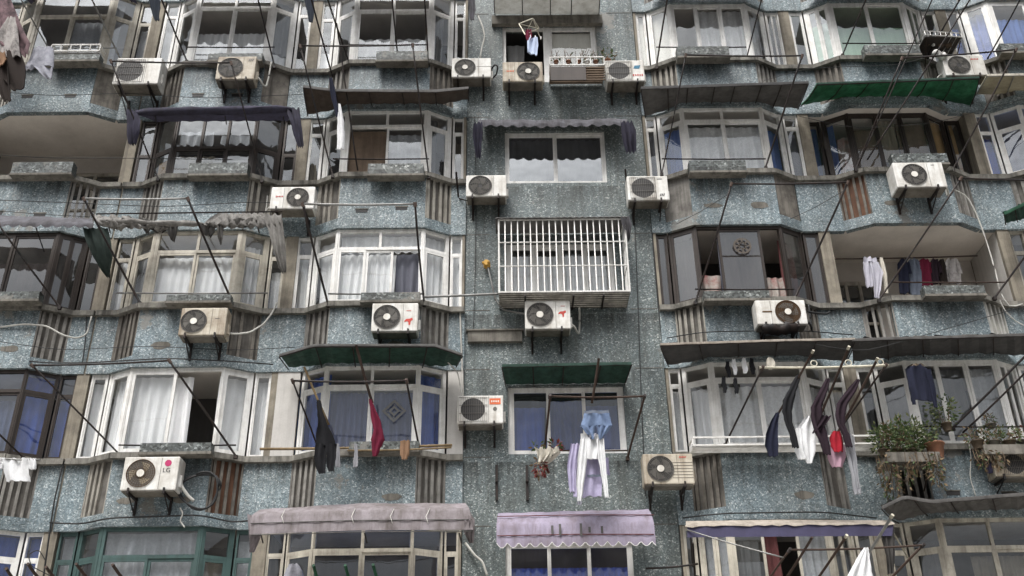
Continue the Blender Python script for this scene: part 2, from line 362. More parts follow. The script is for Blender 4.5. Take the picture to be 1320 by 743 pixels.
for r in range(1, 6):
    for col in 'ABCDEF':
        lg = (col, r) in LOGGIA; q = plan(col); z0, z1 = ZS(r)-SH+.14, ZS(r)+WH+.02
        b = MB(); x0, x1, yb = q[0][0]+.1, q[-1][0]-.1, 1.25
        if lg:   # back wall of an open balcony, with its own dark window
            a0, a1, w0, w1 = x0+(.05 if col == 'E' else .3), (x0+1.15 if col == 'E' else x1-.5), ZS(r)-.5, ZS(r)+1.16
            b.box(x0, a0, yb, yb+.1, z0, z1); b.box(a1, x1, yb, yb+.1, z0, z1); b.box(a0, a1, yb, yb+.1, w1, z1); b.box(a0, a1, yb, yb+.1, z0, w0)
            o = b.build('balcony_wall', 'plaster', BLD)
            w = MB(); w.seg((a0, yb+.03), (a1, yb+.03), 0, a1-a0, 0, .06, w1-.07, w1); l = a1-a0
            for k in range(5): w.seg((a0, yb+.03), (a1, yb+.03), l*k/4-.03*(k > 0), l*k/4+.03*(k < 4), 0, .06, w0, w1-.07)
            w.seg((a0, yb+.034), (a1, yb+.034), .03, l-.03, 0, .05, ZS(r)+.22, ZS(r)+.27)
            wn = w.build('balcony_window', 'f_beige', BLD)
            w = MB(); w.sheet((a0, yb+.06), (a1, yb+.06), 0, l, 0, w0, w1); w.build('pane', 'g_grey', wn)
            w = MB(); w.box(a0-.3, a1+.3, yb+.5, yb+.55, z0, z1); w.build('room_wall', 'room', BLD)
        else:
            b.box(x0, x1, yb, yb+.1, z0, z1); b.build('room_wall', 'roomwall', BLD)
# party walls behind the pillars
for i, col in enumerate('ABCDEF'):
    q = plan(col); zt = ZS(0)+.3
    for x, first in ((q[0][0], True), (q[-1][0], False)):
        if first and col not in 'AD': continue
        w = .11
        x0, x1 = x-w, x+w
        if col == 'C' and not first: x0, x1 = x-.06, x-.012
        if col == 'D' and first: x0, x1 = x+.012, x+.06
        m = MB(); m.m = 0; m.box(x0, x1, .022, 1.48, 3.2, zt)
        m.build('pillar', 'pillar', BLD)
m = MB(); m.box(CX['E']+BE-.116, CX['E']+BE-.112, .1, 1.2, ZS(3)-.9, ZS(3)+WH); m.build('balcony_side_wall', 'whitewash', BLD)
# ---- plain wall in the middle with its window openings
def opening(x0, x1, y0, y1, yy=WY):
    a, b, c, d = P(x0, (y0+y1)/2, yy), P(x1, (y0+y1)/2, yy), P((x0+x1)/2, y0, yy), P((x0+x1)/2, y1, yy)
    return [a.x, b.x, d.z, c.z]
CW = {1: opening(648, 770, 33, 106), 2: opening(651, 781, 169, 236), 3: opening(652, 792, 313, 388), 4: opening(655, 806, 498, 585), 5: opening(652, 818, 698, 792)}
mb = MB(); x0, x1 = XC1, XD0; zz = 3.2; y0, y1 = WY, .3
for r in (5, 4, 3, 2, 1):
    a, b, c, d = CW[r]; mb.box(x0, x1, y0, y1, zz, c); mb.box(x0, a, y0, y1, c, d); mb.box(b, x1, y0, y1, c, d); zz = d
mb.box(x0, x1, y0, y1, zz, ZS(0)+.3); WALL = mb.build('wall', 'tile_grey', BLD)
j = MB()
for r in range(0, 6):
    for dz in (-.02, -1.2):
        z = ZS(r)+dz; j.box(x0+.02, CW.get(r, CW[1])[0]-.3, WY-.004, WY+.01, z, z+.014); j.box(CW.get(r, CW[1])[1]+.25, x1-.02, WY-.004, WY+.01, z, z+.014)
j.build('joint', 'finback', WALL)
# ground storey, roof parapet and rear, closing the block
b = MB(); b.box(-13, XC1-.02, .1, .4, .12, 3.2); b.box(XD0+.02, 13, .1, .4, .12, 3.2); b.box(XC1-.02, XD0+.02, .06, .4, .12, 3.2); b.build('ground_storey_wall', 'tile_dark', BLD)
b = MB(); b.box(-13, 13, 2.9, 3.2, .12, ZS(0)+.3); b.build('rear_wall', 'roomwall', BLD)
b = MB(); b.box(-13.2, 13.2, -.1, 3.4, ZS(0)+.304, ZS(0)+.6); b.build('roof', 'cement', BLD)
for r, (a, bb, c, d) in CW.items():
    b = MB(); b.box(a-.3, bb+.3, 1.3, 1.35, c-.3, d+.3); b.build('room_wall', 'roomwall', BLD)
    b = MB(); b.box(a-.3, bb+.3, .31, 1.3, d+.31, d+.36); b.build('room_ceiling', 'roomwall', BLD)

# ------------------------------------------------------------------ windows
def curtain(wn, p0, p1, s0, s1, z0, z1, mat, d=.16, amp=.030, wl=.13):
    a, b = V((*p0, 0)), V((*p1, 0)); t = (b-a).normalized(); n = V((-t.y, t.x, 0)); K = max(8, int((s1-s0)/.016)); ph = R.uniform(0, 6)
    rows = []
    w2 = R.uniform(.8, 1.3); wl = R.uniform(.09, .21); amp *= R.uniform(.6, 1.25); sk = R.uniform(-.25, .25)
    for i in range(7):
        v = i/6; row = []
        for k in range(K+1):
            s = s0+(s1-s0)*k/K; am = amp*(.5+.7*(1-v))
            o = am*(sin(s/wl*2*pi+ph+.5*sin(s*5+v*2))+.5*sin(s/wl*2*pi*.43*w2+ph*2+v))
            row.append(a+t*(s+.012*sin(v*3+ph+s*9)+sk*.12*(1-v)*(s-(s0+s1)/2))+n*(d+o)+V((0, 0, lerp(z0, z1, v))))
        rows.append(row)
    m = MB(); m.loft(rows); return m.build('curtain', mat, wn)
def glazing(segs, z0, z1, fr, gl, n=(1, 1, 2, 1, 1), tr=.72, post=.05, jam=.045, off=.07, curt=(), opens=(), topn=None, trs=None, ends=True, depth=.07, nopane=(), fracs=None):
    """window: frame mesh, sashes, one pane mesh and curtains as children"""
    f = MB(); pn = MB(); sash = []; h = z1-z0
    for i, (a, b) in enumerate(segs):
        l = math.dist(a, b); nn = n[i]
        if nn == 0: continue
        jl = post if l > .55 else min(post, .032, l*.2); f.seg(a, b, 0, jl, off-.012, off+depth, z0, z1); f.seg(a, b, l-jl, l, off-.012, off+depth, z0, z1)
        f.seg(a, b, jl, l-jl, off, off+depth-.01, z1-.06, z1); f.seg(a, b, jl, l-jl, off, off+depth-.01, z0, z0+.05)
        t = (trs or {}).get(i, tr)
        zt = z0+h*t if t else z1-.06
        if t:
            f.seg(a, b, jl, l-jl, off-.003, off+depth-.01, zt-.03, zt+.03)
            tn = (topn or {}).get(i, nn if nn < 3 else 2)
            for k in range(1, tn): s = jl+(l-2*jl)*k/tn; f.seg(a, b, s-.025, s+.025, off, off+depth-.014, zt+.03, z1-.06)
            pn.sheet(a, b, jl, l-jl, off+.03, zt+.03, z1-.06)
        zl = zt-.03 if t else zt
        for k in range(nn):
            fq = (fracs or {}).get(i) or [q_/nn for q_ in range(nn+1)]; sa, sb = jl+(l-2*jl)*fq[k], jl+(l-2*jl)*fq[k+1]
            dd = off+(.018 if k % 2 else .0)
            if (i, k) in opens:
                continue
            s = MB(); j = jam if l > .55 else min(.022, l*.1)
            if (i, k) not in nopane:
                s.seg(a, b, sa, sa+j, dd, dd+.035, z0+.05, zl); s.seg(a, b, sb-j, sb, dd, dd+.035, z0+.05, zl)
                s.seg(a, b, sa+j, sb-j, dd, dd+.034, zl-j, zl); s.seg(a, b, sa+j, sb-j, dd, dd+.034, z0+.05, z0+.05+j*1.15); sash.append(s)
                pn.sheet(a, b, sa+j, sb-j, dd+.016, z0+.05+j, zl-j)
    wn = f.build('window', fr, BLD)
    for s in sash: s.build('sash', fr, wn)
    if pn.v: pn.build('pane', gl, wn)
    for (i, u0, u1, v0, v1, mat) in curt:
        a, b = segs[i]; l = math.dist(a, b)
        if mat in ('wood', 'board', 'paper', 'c_green'):
            q = MB(); q.seg(a, b, l*u0, l*u1, off+.09, off+.10, z0+.06+h*.94*v0, z0+h*.97*v1); q.build('board', mat, wn)
        else: curtain(wn, a, b, l*u0, l*u1, z0+.05+h*.95*v0, z0+h*.96*v1, mat, off+.16)
    return wn
def bay(col, r, fr, gl, back=0, **k):
    p = plan(col, back); p[0] = (p[0][0]+.11, p[0][1]); p[-1] = (p[-1][0]-.11, p[-1][1])
    if col == 'C': p[-1] = (p[-1][0]+.05, p[-1][1])
    if col == 'D': p[0] = (p[0][0]-.05, p[0][1])
    return glazing([(p[i], p[i+1]) for i in range(5)], ZS(r)+.002, ZS(r)+WH+(.42 if r == 1 and col in 'ABC' else 0), fr, gl, **k)
def full(mat, segs=(0, 1, 2, 3, 4)): return [(i, .04, .96, 0, 1, mat) for i in segs]
W2 = 'c_white'
# row 1
bay('A', 1, 'f_beige', 'g_grey', tr=.70, post=.10, curt=[(2, .5, .9, 0, .7, 'c_lace'), (3, .05, .5, 0, 1, 'c_lace'), (4, .1, .8, 0, .7, 'c_lace')])
bay('B', 1, 'f_white', 'g_clear', tr=.80, post=.075, curt=[(2, .03, .97, 0, .52, W2), (1, .05, .6, 0, .3, W2), (3, .05, .95, .0, .25, W2), (3, .05, .95, .25, 1, 'c_grey'), (0, .1, .9, 0, .7, 'c_grey')])
bay('C', 1, 'f_white', 'g_clear', tr=.74, post=.075, curt=[(2, .03, .97, 0, .42, 'c_lace'), (1, .5, .95, 0, .9, 'c_grey'), (3, .05, .7, 0, .9, 'c_grey'), (0, .05, .9, 0, .35, W2)])
bay('D', 1, 'f_white', 'g_clear', n=(1, 1, 3, 1, 2), tr=.0, post=.06, curt=[(1, .04, .96, 0, 1, 'paper'), (0, 0, 1, 0, 1, 'paper'), (2, .33, .98, 0, 1, 'c_lace'), (3, .05, .9, 0, 1, 'c_lace')])
bay('E', 1, 'f_white', 'g_green', n=(1, 2, 2, 2, 1), tr=.0, post=.07, curt=[(1, .03, .97, 0, .75, 'c_green'), (2, .02, .98, 0, .62, 'c_green'), (3, .03, .5, 0, .4, 'c_green')])  # green film on the lower panes has the glass reflection painted into its colour
bay('F', 1, 'f_white', 'g_clear', n=(1, 1, 2, 1, 1), tr=.0, post=.09, curt=[(0, .05, .95, 0, .8, 'c_blue'), (1, .03, .97, 0, .95, 'c_blue'), (2, .03, .97, 0, .8, 'c_sky')])
# row 2
bay('B', 2, 'f_bronze', 'g_grey', n=(1, 1, 3, 1, 1), tr=.45, post=.06, topn={2: 3}, curt=[(2, .02, .5, .0, .40, 'c_tan'), (2, .5, .98, 0, .30, 'paper'), (1, .2, .95, .0, .35, 'wood'), (1, .2, .95, .36, .6, 'c_lace'), (2, .05, .45, .55, .8, 'c_lace'), (2, .55, .9, .56, .74, 'c_lace'), (3, .1, .9, 0, .5, 'c_grey')])  # pale boards and sheets stand in for bright reflections in the panes
bay('C', 2, 'f_white', 'g_grey', tr=.76, post=.085, curt=[(0, .1, .9, 0, .7, 'c_tan'), (2, .52, .96, 0, .72, 'c_lace'), (2, .05, .5, 0, .74, 'board'), (3, .05, .6, 0, 1, 'c_grey'), (4, .1, .9, 0, .7, 'c_tan')], opens=[(2, 0)])
bay('D', 2, 'f_white', 'g_clear', tr=.80, post=.065, curt=[(0, .05, .95, 0, .8, 'c_violet'), (1, .05, .95, 0, .8, 'c_sky'), (2, .03, .97, 0, .8, 'c_lace'), (3, .03, .97, 0, .8, 'c_sky'), (4, .1, .9, 0, .8, 'c_violet')])
bay('E', 2, 'f_bronze', 'g_clear', back=.22, n=(1, 1, 3, 1, 1), tr=.0, post=.05, curt=[(0, .0, .9, 0, 1, 'c_sky'), (1, .0, .35, 0, 1, 'c_sky'), (2, .02, .33, .15, .8, 'board'), (2, .36, .6, .3, 1, 'c_tan'), (2, .6, .95, .1, .9, 'board'), (1, .4, .98, .2, .75, 'c_floral'), (3, .3, .95, 0, 1, 'wood'), (4, 0, .6, 0, 1, 'wood')])
bay('F', 2, 'f_white', 'g_blue', n=(1, 1, 2, 1, 1), tr=.70, post=.06, curt=[(1, .03, .97, 0, .7, 'c_violet'), (0, .05, .95, 0, .7, 'c_blue'), (2, .03, .97, 0, .7, 'c_violet')])
# row 3
bay('A', 3, 'f_bronze', 'g_bronze', n=(1, 1, 2, 2, 1), tr=.0, post=.06, curt=[(2, .02, .98, 0, .66, 'c_violet'), (3, .05, .7, 0, .8, 'c_violet'), (1, 0, 1, 0, .7, 'c_violet')])
bay('B', 3, 'f_beige', 'g_clear', tr=.72, post=.095, curt=[(2, .02, .98, 0, .72, W2), (0, .1, .9, 0, .75, W2), (1, .05, .9, 0, .9, 'c_grey'), (3, .2, .8, 0, .9, W2), (4, .1, .9, 0, .6, 'c_lace')])
bay('C', 3, 'f_white', 'g_clear', tr=.74, post=.06, n=(1, 1, 3, 1, 1), topn={2: 2}, curt=[(0, .05, .7, 0, .85, W2), (1, .05, .75, 0, .95, W2), (2, .03, .67, 0, .74, W2), (2, .68, .97, 0, .74, 'c_violet'), (2, .03, .97, .74, 1, 'c_lace'), (3, .03, .97, 0, 1, W2), (4, .05, .95, 0, 1, W2)], nopane=[(2, 2)])
bay('D', 3, 'f_bronze', 'g_bronze', n=(1, 1, 3, 1, 1), tr=.0, post=.045, opens=[(2, 0), (2, 2)], fracs={2: (0, .25, .77, 1)}, curt=[(2, .03, .26, 0, .40, 'c_floral'), (2, .26, .76, 0, 1, 'c_violet'), (2, .77, .96, 0, .36, 'c_floral'), (1, .1, .95, 0, .95, 'c_violet'), (3, .1, .8, .0, .9, 'c_wine'), (4, .1, .9, 0, 1, 'c_violet'), (0, .1, .9, 0, 1, 'c_violet')])
bay('F', 3, 'f_beige', 'g_grey', tr=.7, post=.08, curt=[(0, 0, 1, 0, .9, 'c_grey')])
# row 4
bay('A', 4, 'f_bronze', 'g_blue', n=(1, 1, 2, 1, 1), tr=.75, post=.05, curt=[(2, .55, .97, 0, .7, 'c_grey'), (3, .03, .97, 0, .76, 'c_sky'), (4, .03, .97, 0, .76, 'c_sky'), (3, .03, .97, .8, 1, 'c_blue')])
bay('B', 4, 'f_white', 'g_clear', n=(1, 1, 2, 1, 1), tr=.0, post=.05, curt=[(0, .05, .95, 0, .97, W2), (1, .03, .97, 0, .97, W2), (2, .02, .66, 0, .97, W2), (3, .03, .97, 0, .97, W2), (4, .05, .95, 0, .97, W2)], opens=[(2, 1)], jam=.055)
bay('C', 4, 'f_white', 'g_clear', tr=.76, post=.06, curt=[(0, .05, .95, 0, 1, 'c_sky'), (1, .03, .97, 0, .98, 'c_blue'), (2, .02, .48, 0, .75, 'c_steel'), (2, .5, .97, 0, .75, 'c_steel'), (3, .03, .97, 0, .98, 'c_blue'), (4, .05, .95, 0, 1, 'c_blue')], n=(0, 1, 2, 1, 0))
bay('D', 4, 'f_white', 'g_clear', tr=.80, post=.075, n=(1, 1, 2, 1, 1), curt=[(0, .1, .9, 0, .8, 'c_lace'), (1, .15, .85, 0, .78, W2), (2, .02, .98, 0, .78, 'c_lace'), (3, .05, .5, 0, .8, 'c_wine'), (3, .5, .95, 0, .8, 'c_lace'), (4, .1, .9, 0, .8, 'c_tan')])  # front lace curtain stands in for sky reflected in the large panes
bay('E', 4, 'f_white', 'g_grey', tr=.0, trs={1: .78}, post=.06, n=(1, 1, 3, 2, 1), curt=[(1, .05, .95, 0, .78, 'c_grey'), (2, .02, .64, 0, .97, 'c_grey'), (2, .66, .98, 0, .97, 'c_lace'), (3, .05, .5, 0, .97, 'c_lace'), (0, .1, .9, 0, .7, 'c_grey')])
bay('F', 4, 'f_beige', 'g_grey', tr=.7)
# row 5
bay('A', 5, 'f_white', 'g_blue', tr=.72, post=.06, curt=full('c_sky', (2, 3, 4)))
bay('B', 5, 'f_green', 'g_grey', tr=.70, post=.085, topn={2: 1}, curt=[(2, .02, .95, 0, .72, 'c_lace'), (2, .02, .95, .74, 1, 'c_lace'), (0, .05, .95, 0, 1, 'c_lace'), (3, .1, .9, 0, .72, 'c_tan'), (4, .05, .95, 0, .95, 'c_lace')])
bay('C', 5, 'f_beige', 'g_blue', tr=.74, post=.03, curt=[(1, .1, .6, 0, .5, 'c_lace')])  # frame colour chosen darker: the awning's shade is put into it
bay('D', 5, 'f_beige', 'g_grey', tr=.0, n=(1, 2, 3, 2, 1), post=.05, opens=[(2, 1)], curt=[(0, .1, .9, 0, .95, 'c_grey'), (1, .1, .9, 0, .9, 'c_lace'), (2, .02, .3, 0, .85, 'c_grey'), (2, .36, .5, 0, .95, 'c_wine'), (2, .68, .98, 0, .95, 'c_lace'), (3, .05, .95, 0, .95, 'c_grey')])
bay('E', 5, 'f_beige', 'g_grey', tr=.70, post=.075, curt=[(2, .3, .98, 0, .66, 'c_tan'), (1, .1, .9, 0, .7, 'c_grey')])
bay('F', 5, 'f_beige', 'g_grey', tr=.7)
for (u0, u1) in ((0, 1), (4, 5)):   # rendered infill beside the narrower window
    p_ = plan('C'); a_, b_ = p_[u0], p_[u1]; q_ = MB(); q_.seg(a_, b_, .005, math.dist(a_, b_)-.005, .02, .1, ZS(4)+.002, ZS(4)+WH-.003); q_.build('infill_wall', 'whitewash', BLD)
# middle wall
def flatwin(r, fr, gl, **k):
    a, b, c, d = CW[r]; return glazing([((a, WY), (b, WY))], c+.002, d-.002, fr, gl, ends=True, **k)
a, b, c, d = CW[1]
sA, sB = ((a, WY), (lerp(a, b, .47), WY)), ((lerp(a, b, .47), WY), (b, WY))
glazing([sA, sB], c+.002, d-.002, 'f_white', 'g_clear', n=(1, 1), tr=.0, post=.07, opens=[(0, 0)], curt=[(0, .1, .5, 0, .8, 'c_grey'), (1, .03, .97, 0, .97, 'paper')])  # pale board stands in for a white curtain, to brighten the right pane
flatwin(2, 'f_white', 'g_mirror', n=(2,), tr=.0, post=.045, jam=.04, curt=[(0, .02, .98, 0, .98, 'c_grey')])  # grey curtain added only to lift the dark tone of the panes
flatwin(3, 'f_white', 'g_clear', n=(4,), tr=.0, post=.06, jam=.05, curt=[(0, .03, .97, 0, .9, W2)])
flatwin(4, 'f_white', 'g_blue', n=(3,), tr=.0, post=.075, jam=.03, curt=[(0, .02, .32, 0, .78, 'c_sky'), (0, .33, .64, 0, .88, 'c_steel'), (0, .66, .95, 0, .8, 'c_steel')])
flatwin(5, 'f_white', 'g_blue', n=(3,), tr=.0, post=.06, jam=.03, curt=[(0, .02, .98, 0, .7, 'c_blue')])
# ------------------------------------------------------------------ air conditioners
def word(txt, c, h, mat, name, parent):
    """lettering as a flat mesh facing the street; c = centre, h = height"""
    cu = bpy.data.curves.new(name, 'FONT'); cu.body = txt; cu.size = 1; cu.align_x = 'CENTER'; cu.align_y = 'CENTER'; cu.extrude = .0
    o = bpy.data.objects.new(name, cu); COL.objects.link(o)
    dg = bpy.context.evaluated_depsgraph_get(); me = bpy.data.meshes.new_from_object(o.evaluated_get(dg)); bpy.data.objects.remove(o); bpy.data.curves.remove(cu)
    mb = MB(); sc = h/.72
    base = len(mb.v); mb.v += [V((v.co.x*sc+c[0], c[1], v.co.y*sc+c[2])) for v in me.vertices]
    for p in me.polygons: mb.face([base+i for i in p.vertices])
    bpy.data.meshes.remove(me); return mb.build(name, mat, parent)
ACG = 'outdoor air conditioner units on the facade'
def ac(px, yf, label, fx=.33, style='round', mat='ac', hub='hub', badge=(), dep=.30, wall=None, legs=True, hose=None, ring='ac_dark', rr=.84, blades=False, tilt=0):
    x0, x1, y0, y1 = px
    a, b = P(x0, y1, yf), P(x1, y1, yf); t = P((x0+x1)/2, y0, yf)
    xa, xb, z0, z1 = a.x, b.x, (a.z+b.z)/2, t.z; w, h = xb-xa, z1-z0
    k = thing('air_conditioner', label, 'air conditioner', ((xa+xb)/2, yf+dep/2, z0), ACG)
    MB().box(xa, xb, yf, yf+dep, z0, z1).build('casing', mat, k, bev=.018)
    q = MB(); q.box(xa+.025, xb-.025, yf+.02, yf+dep-.02, z0-.022, z0-.002); q.build('base_pan', 'ac_under', k)
    cx, cz, r = xa+w*fx, z0+h*.5, h*.5*rr
    if style == 'square':
        sx0, sx1 = cx-min(w*.31, h*.47), cx+min(w*.31, h*.47)
        q = MB(); q.seg((sx0, yf-.002), (sx1, yf-.002), 0, sx1-sx0, 0, .004, z0+h*.07, z1-h*.07); q.build('grille_recess', mat, k)
        q = MB(); q.disc((cx, yf-.004, cz), r*.96); q.build('fan_opening', 'ac_dark', k)
        g_ = MB(); n = 13
        for i in range(n+1): s = sx0+(sx1-sx0)*i/n; g_.box(s-.0022, s+.0022, yf-.014, yf-.006, z0+h*.07, z1-h*.07)
        for i in range(4): z = z0+h*(.07+.86*i/3); g_.box(sx0, sx1, yf-.016, yf-.010, z-.003, z+.003)
        g_.build('grille', 'ac_wire', k)
    else:
        q = MB(); q.disc((cx, yf-.003, cz), r); q.build('fan_opening', ring, k)
        q = MB()
        for i in range(5 if not blades else 3):
            a0 = i*2*pi/(5 if not blades else 3)+R.uniform(0, .5); pts = []
            for j in range(7): pts.append((r*(.25+.62*j/6), a0+.10*j)); 
            q.poly([V((cx+cos(t_)*rr_, yf-.0045, cz+sin(t_)*rr_)) for rr_, t_ in pts]+[V((cx+cos(t_+.85)*rr_, yf-.0045, cz+sin(t_+.85)*rr_)) for rr_, t_ in pts[::-1]])
        q.build('fan_blade', 'ac_wire' if not blades else 'c_tan', k)
        g_ = MB()
        nr, ns = R.choice(((5, 28), (8, 10), (7, 16), (10, 8)))
        for i in range(1, nr+1):
            rr_ = r*(.22+.78*i/nr); g_.tube([(cx+cos(2*pi*j/32)*rr_, yf-.012, cz+sin(2*pi*j/32)*rr_) for j in range(33)], R.choice((.0025, .0035)) if i < nr else .007, 4, False)
        for i in range(ns):
            a_ = 2*pi*i/ns; g_.tube([(cx+cos(a_)*r*.2, yf-.010, cz+sin(a_)*r*.2), (cx+cos(a_)*r, yf-.008, cz+sin(a_)*r)], .003, 4, False)
        g_.build('fan_guard', 'ac_wire' if ring == 'ac_dark' else 'ac_rust', k)
        if hub:
            q = MB(); q.tube([(cx, yf-.022, cz), (cx, yf-.002, cz)], r*.27, 20); q.build('hub', hub, k)
    sx = xa+w*(.68 if fx < .5 else .3)
    q = MB(); q.box(sx-.003, sx+.003, yf-.0035, yf+.01, z0+.02, z1-.02); q.build('panel_seam', 'ac_under', k)
    q = MB(); q.box(xb-.002, xb+.035, yf+.12, yf+.2, z0+h*.15, z0+h*.5); q.build('valve_cover', mat, k)
    for (txt, u, v, hh, mt) in badge:
        c = (xa+w*u, yf-.006, z0+h*v)
        if txt == '[]': q = MB(); q.box(c[0]-hh[0], c[0]+hh[0], yf-.004, yf+.001, c[2]-hh[1], c[2]+hh[1]); q.build('badge', mt, k)
        elif txt == 'o': q = MB(); q.disc((c[0], yf-.004, c[2]), hh); q.build('emblem', mt, k)
        elif txt == 'flag': q = MB(); q.poly([(c[0]-hh, yf-.004, c[2]-hh*.5), (c[0]+hh*.6, yf-.004, c[2]-hh*.6), (c[0]+hh, yf-.004, c[2]+hh*.7), (c[0]-hh*.6, yf-.004, c[2]+hh*.55)]); q.build('emblem', mt, k)
        elif txt == 'bird':
            q = MB()
            q.poly([(c[0]+hh*u_, yf-.004, c[2]+hh*v_) for u_, v_ in ((-1, .2), (-.5, .7), (.2, .75), (.9, 1), (1, .4), (.5, .1), (.45, -.7), (.1, -1), (.0, -.2), (-.3, .1), (-.9, -.1))]); q.build('emblem', mt, k)
        elif txt == 'fold':
            q = MB()
            for i in range(3): q.poly([(c[0]+hh*(i*.7-1), yf-.004, c[2]-hh*.6), (c[0]+hh*(i*.7-.6), yf-.004, c[2]-hh*.6), (c[0]+hh*(i*.7-.1), yf-.004, c[2]+hh*.7), (c[0]+hh*(i*.7-.5), yf-.004, c[2]+hh*.7)])
            q.build('emblem', mt, k)
        elif txt == 'scribble':
            q = MB(); n = 5
            for i in range(n): s = c[0]+hh*(i-(n-1)/2)*1.05; q.box(s-hh*.33, s+hh*.33, yf-.005, yf-.001, c[2]-hh*(.5 if i else .62), c[2]+hh*(.5 if i % 2 else .62))
            q.build('lettering', mt, k)
        else: word(txt, c, hh, mt, 'lettering', k)
    wl = yf+dep+.06 if wall is None else wall
    if legs:
        for u in (.16, .80):
            x = xa+w*u; q = MB()
            q.box(x-.018, x+.018, yf-.03, wl, z0-.062, z0-.024); q.box(x-.018, x+.018, wl-.035, wl-.003, z0-.30, z0+.05)
            q.box(x-.015, x+.015, yf-.034, yf-.008, z0-.06, z0+.035)
            q.tube([(x, yf+.04, z0-.06), (x, wl-.03, z0-.27)], .011, 5); q.build('bracket', 'iron', k)
    if hose:
        q = MB(); s = 1 if hose[0] > 0 else -1; xs = xb if s > 0 else xa
        pts = [V((xs-s*.01, yf+dep*.5, z0+h*.32)), V((xs+s*.07, yf+dep*.52, z0+h*.22)), V((xs+s*.13, yf+dep*.8, z0+h*.06)), V((xs+s*.17, wl-.05, z0+h*.12)), V((xs+s*.19, wl-.035, z0+h*.6)), V((xs+s*.2, wl-.03, z0+h*1.25))]
        pts = resample(pts, 22); pts = [pts[0]]+[(pts[n_-1]+pts[n_]*2+pts[n_+1])/4 for n_ in range(1, 21)]+[pts[-1]]
        q.tube(pts, .02, 6); q.build('pipe', 'cable_w' if R.random() < .7 else 'cable_k', k)
    return k
ac((144, 203, 75, 108), -.62, 'wide white outdoor unit with square brown grille between two top storey bays', .33, 'square', dep=.38, wall=.0, badge=[('[]', .72, .85, (.10, .012), 'ac_wire')])
ac((277, 327, 73, 102), -.66, 'cream outdoor unit with rusty bottom under a top storey bay', .36, mat='ac_cream', hub=None, badge=[('fold', .86, .82, .05, 'ac_wire')], wall=-.274, hose=(.35, .1))
ac((582, 633, 75, 99.5), -.34, 'white outdoor unit beside the white hose and black hose loop on the top wall', .34, badge=[('[]', .82, .55, (.15, .003), 'ac_under')], wall=.06)
ac((648, 700, 80, 105), -.34, 'outdoor unit with large fan on its right side under the open top window', .64, badge=[('scribble', .19, .52, .03, 'orange')], wall=.06, mat='ac_cream', rr=.9)
ac((782, 832, 78, 104.5), -.34, 'outdoor unit with square grille and blue flag emblem over red lettering', .34, 'square', badge=[('flag', .81, .66, .075, 'bluep'), ('scribble', .82, .27, .042, 'red')], wall=.06, dep=.36)
ac((1220, 1274, 71, 97), -.55, 'outdoor unit in the top corner below the blue window', .37, hub=None, badge=[('scribble', .78, .78, .03, 'red')], wall=.0, hose=(-.25, -.2))
ac((347, 404, 241, 269), -.52, 'outdoor unit with fan on the right and small red lettering beside a grey rack', .62, badge=[('scribble', .2, .55, .028, 'red')], wall=0, hose=(-.2, -.1))
ac((600.5, 653, 226, 253), -.34, 'outdoor unit with dark hubless fan left of the two pane window', .35, hub=None, wall=.06, badge=[('[]', .645, .5, (.004, .17), 'ac_under')], rr=.9)
ac((810, 863, 227, 258), -.36, 'outdoor unit with grey square grille and black slanted marks right of the two pane window', .38, 'square', badge=[('scribble', .80, .86, .018, 'black_ink'), ('fold', .83, .2, .045, 'black_ink')], wall=.06)
ac((1157, 1222, 209.5, 241), -.76, 'large white outdoor unit hung below the window with plywood boards', .39, badge=[('scribble', .80, .88, .012, 'black_ink')], wall=-.274, dep=.36, hose=(.3, -.2))
ac((229, 289, 397, 432), -.70, 'outdoor unit with cream hub and white hose looping away to the right', .30, mat='ac_cream', wall=-.274, badge=[('[]', .8, .6, (.04, .006), 'ac_wire')])
ac((478, 538, 391, 427), -.70, 'outdoor unit with red bird emblem below the white curtained bay', .33, badge=[('bird', .80, .33, .075, 'red'), ('scribble', .80, .72, .016, 'red')], wall=-.274)
ac((677, 736, 388, 424), -.36, 'outdoor unit with red bird emblem directly below the barred window cage', .33, badge=[('bird', .82, .52, .07, 'red'), ('scribble', .84, .8, .014, 'red')], wall=.06, hose=(.12, -.1))
ac((977, 1042, 387, 418), -.72, 'rust stained outdoor unit with black fan ring on blackened brackets', .63, ring='ac_rust', rr=.93, badge=[('[]', .22, .52, (.085, .014), 'ac_rust')], wall=-.274, hose=(.5, .3))
ac((154, 226, 589, 632), -.70, 'white outdoor unit with magenta round emblem and letters LG', .33, badge=[('o', .80, .80, .055, 'magenta'), ('LG', .79, .58, .075, 'black_ink')], wall=-.274, blades=True, ring='ac_wire', rr=.82, dep=.34)
ac((589, 649, 510, 546), -.34, 'white outdoor unit with orange label and square fan frame left of the purple blue window', .34, 'square', badge=[('[]', .82, .78, (.095, .055), 'orange'), ('scribble', .82, .78, .028, 'paper'), ('o', .82, .51, .035, 'ac_wire')], wall=.06)
ac((831, 896, 585, 624), -.50, 'outdoor unit with ribbed side panel and small red label beside the laundry bay', .34, mat='ac_cream', badge=[('scribble', .80, .88, .022, 'red')]+[('[]', .78, .2+.1*i, (.17, .004), 'ac_under') for i in range(6)], wall=.0)
ac((1284, 1345, 583, 614), -.62, 'beige outdoor unit cut off by the picture edge beside the planted ledge', .45, 'square', mat='ac_cream', wall=-.0)
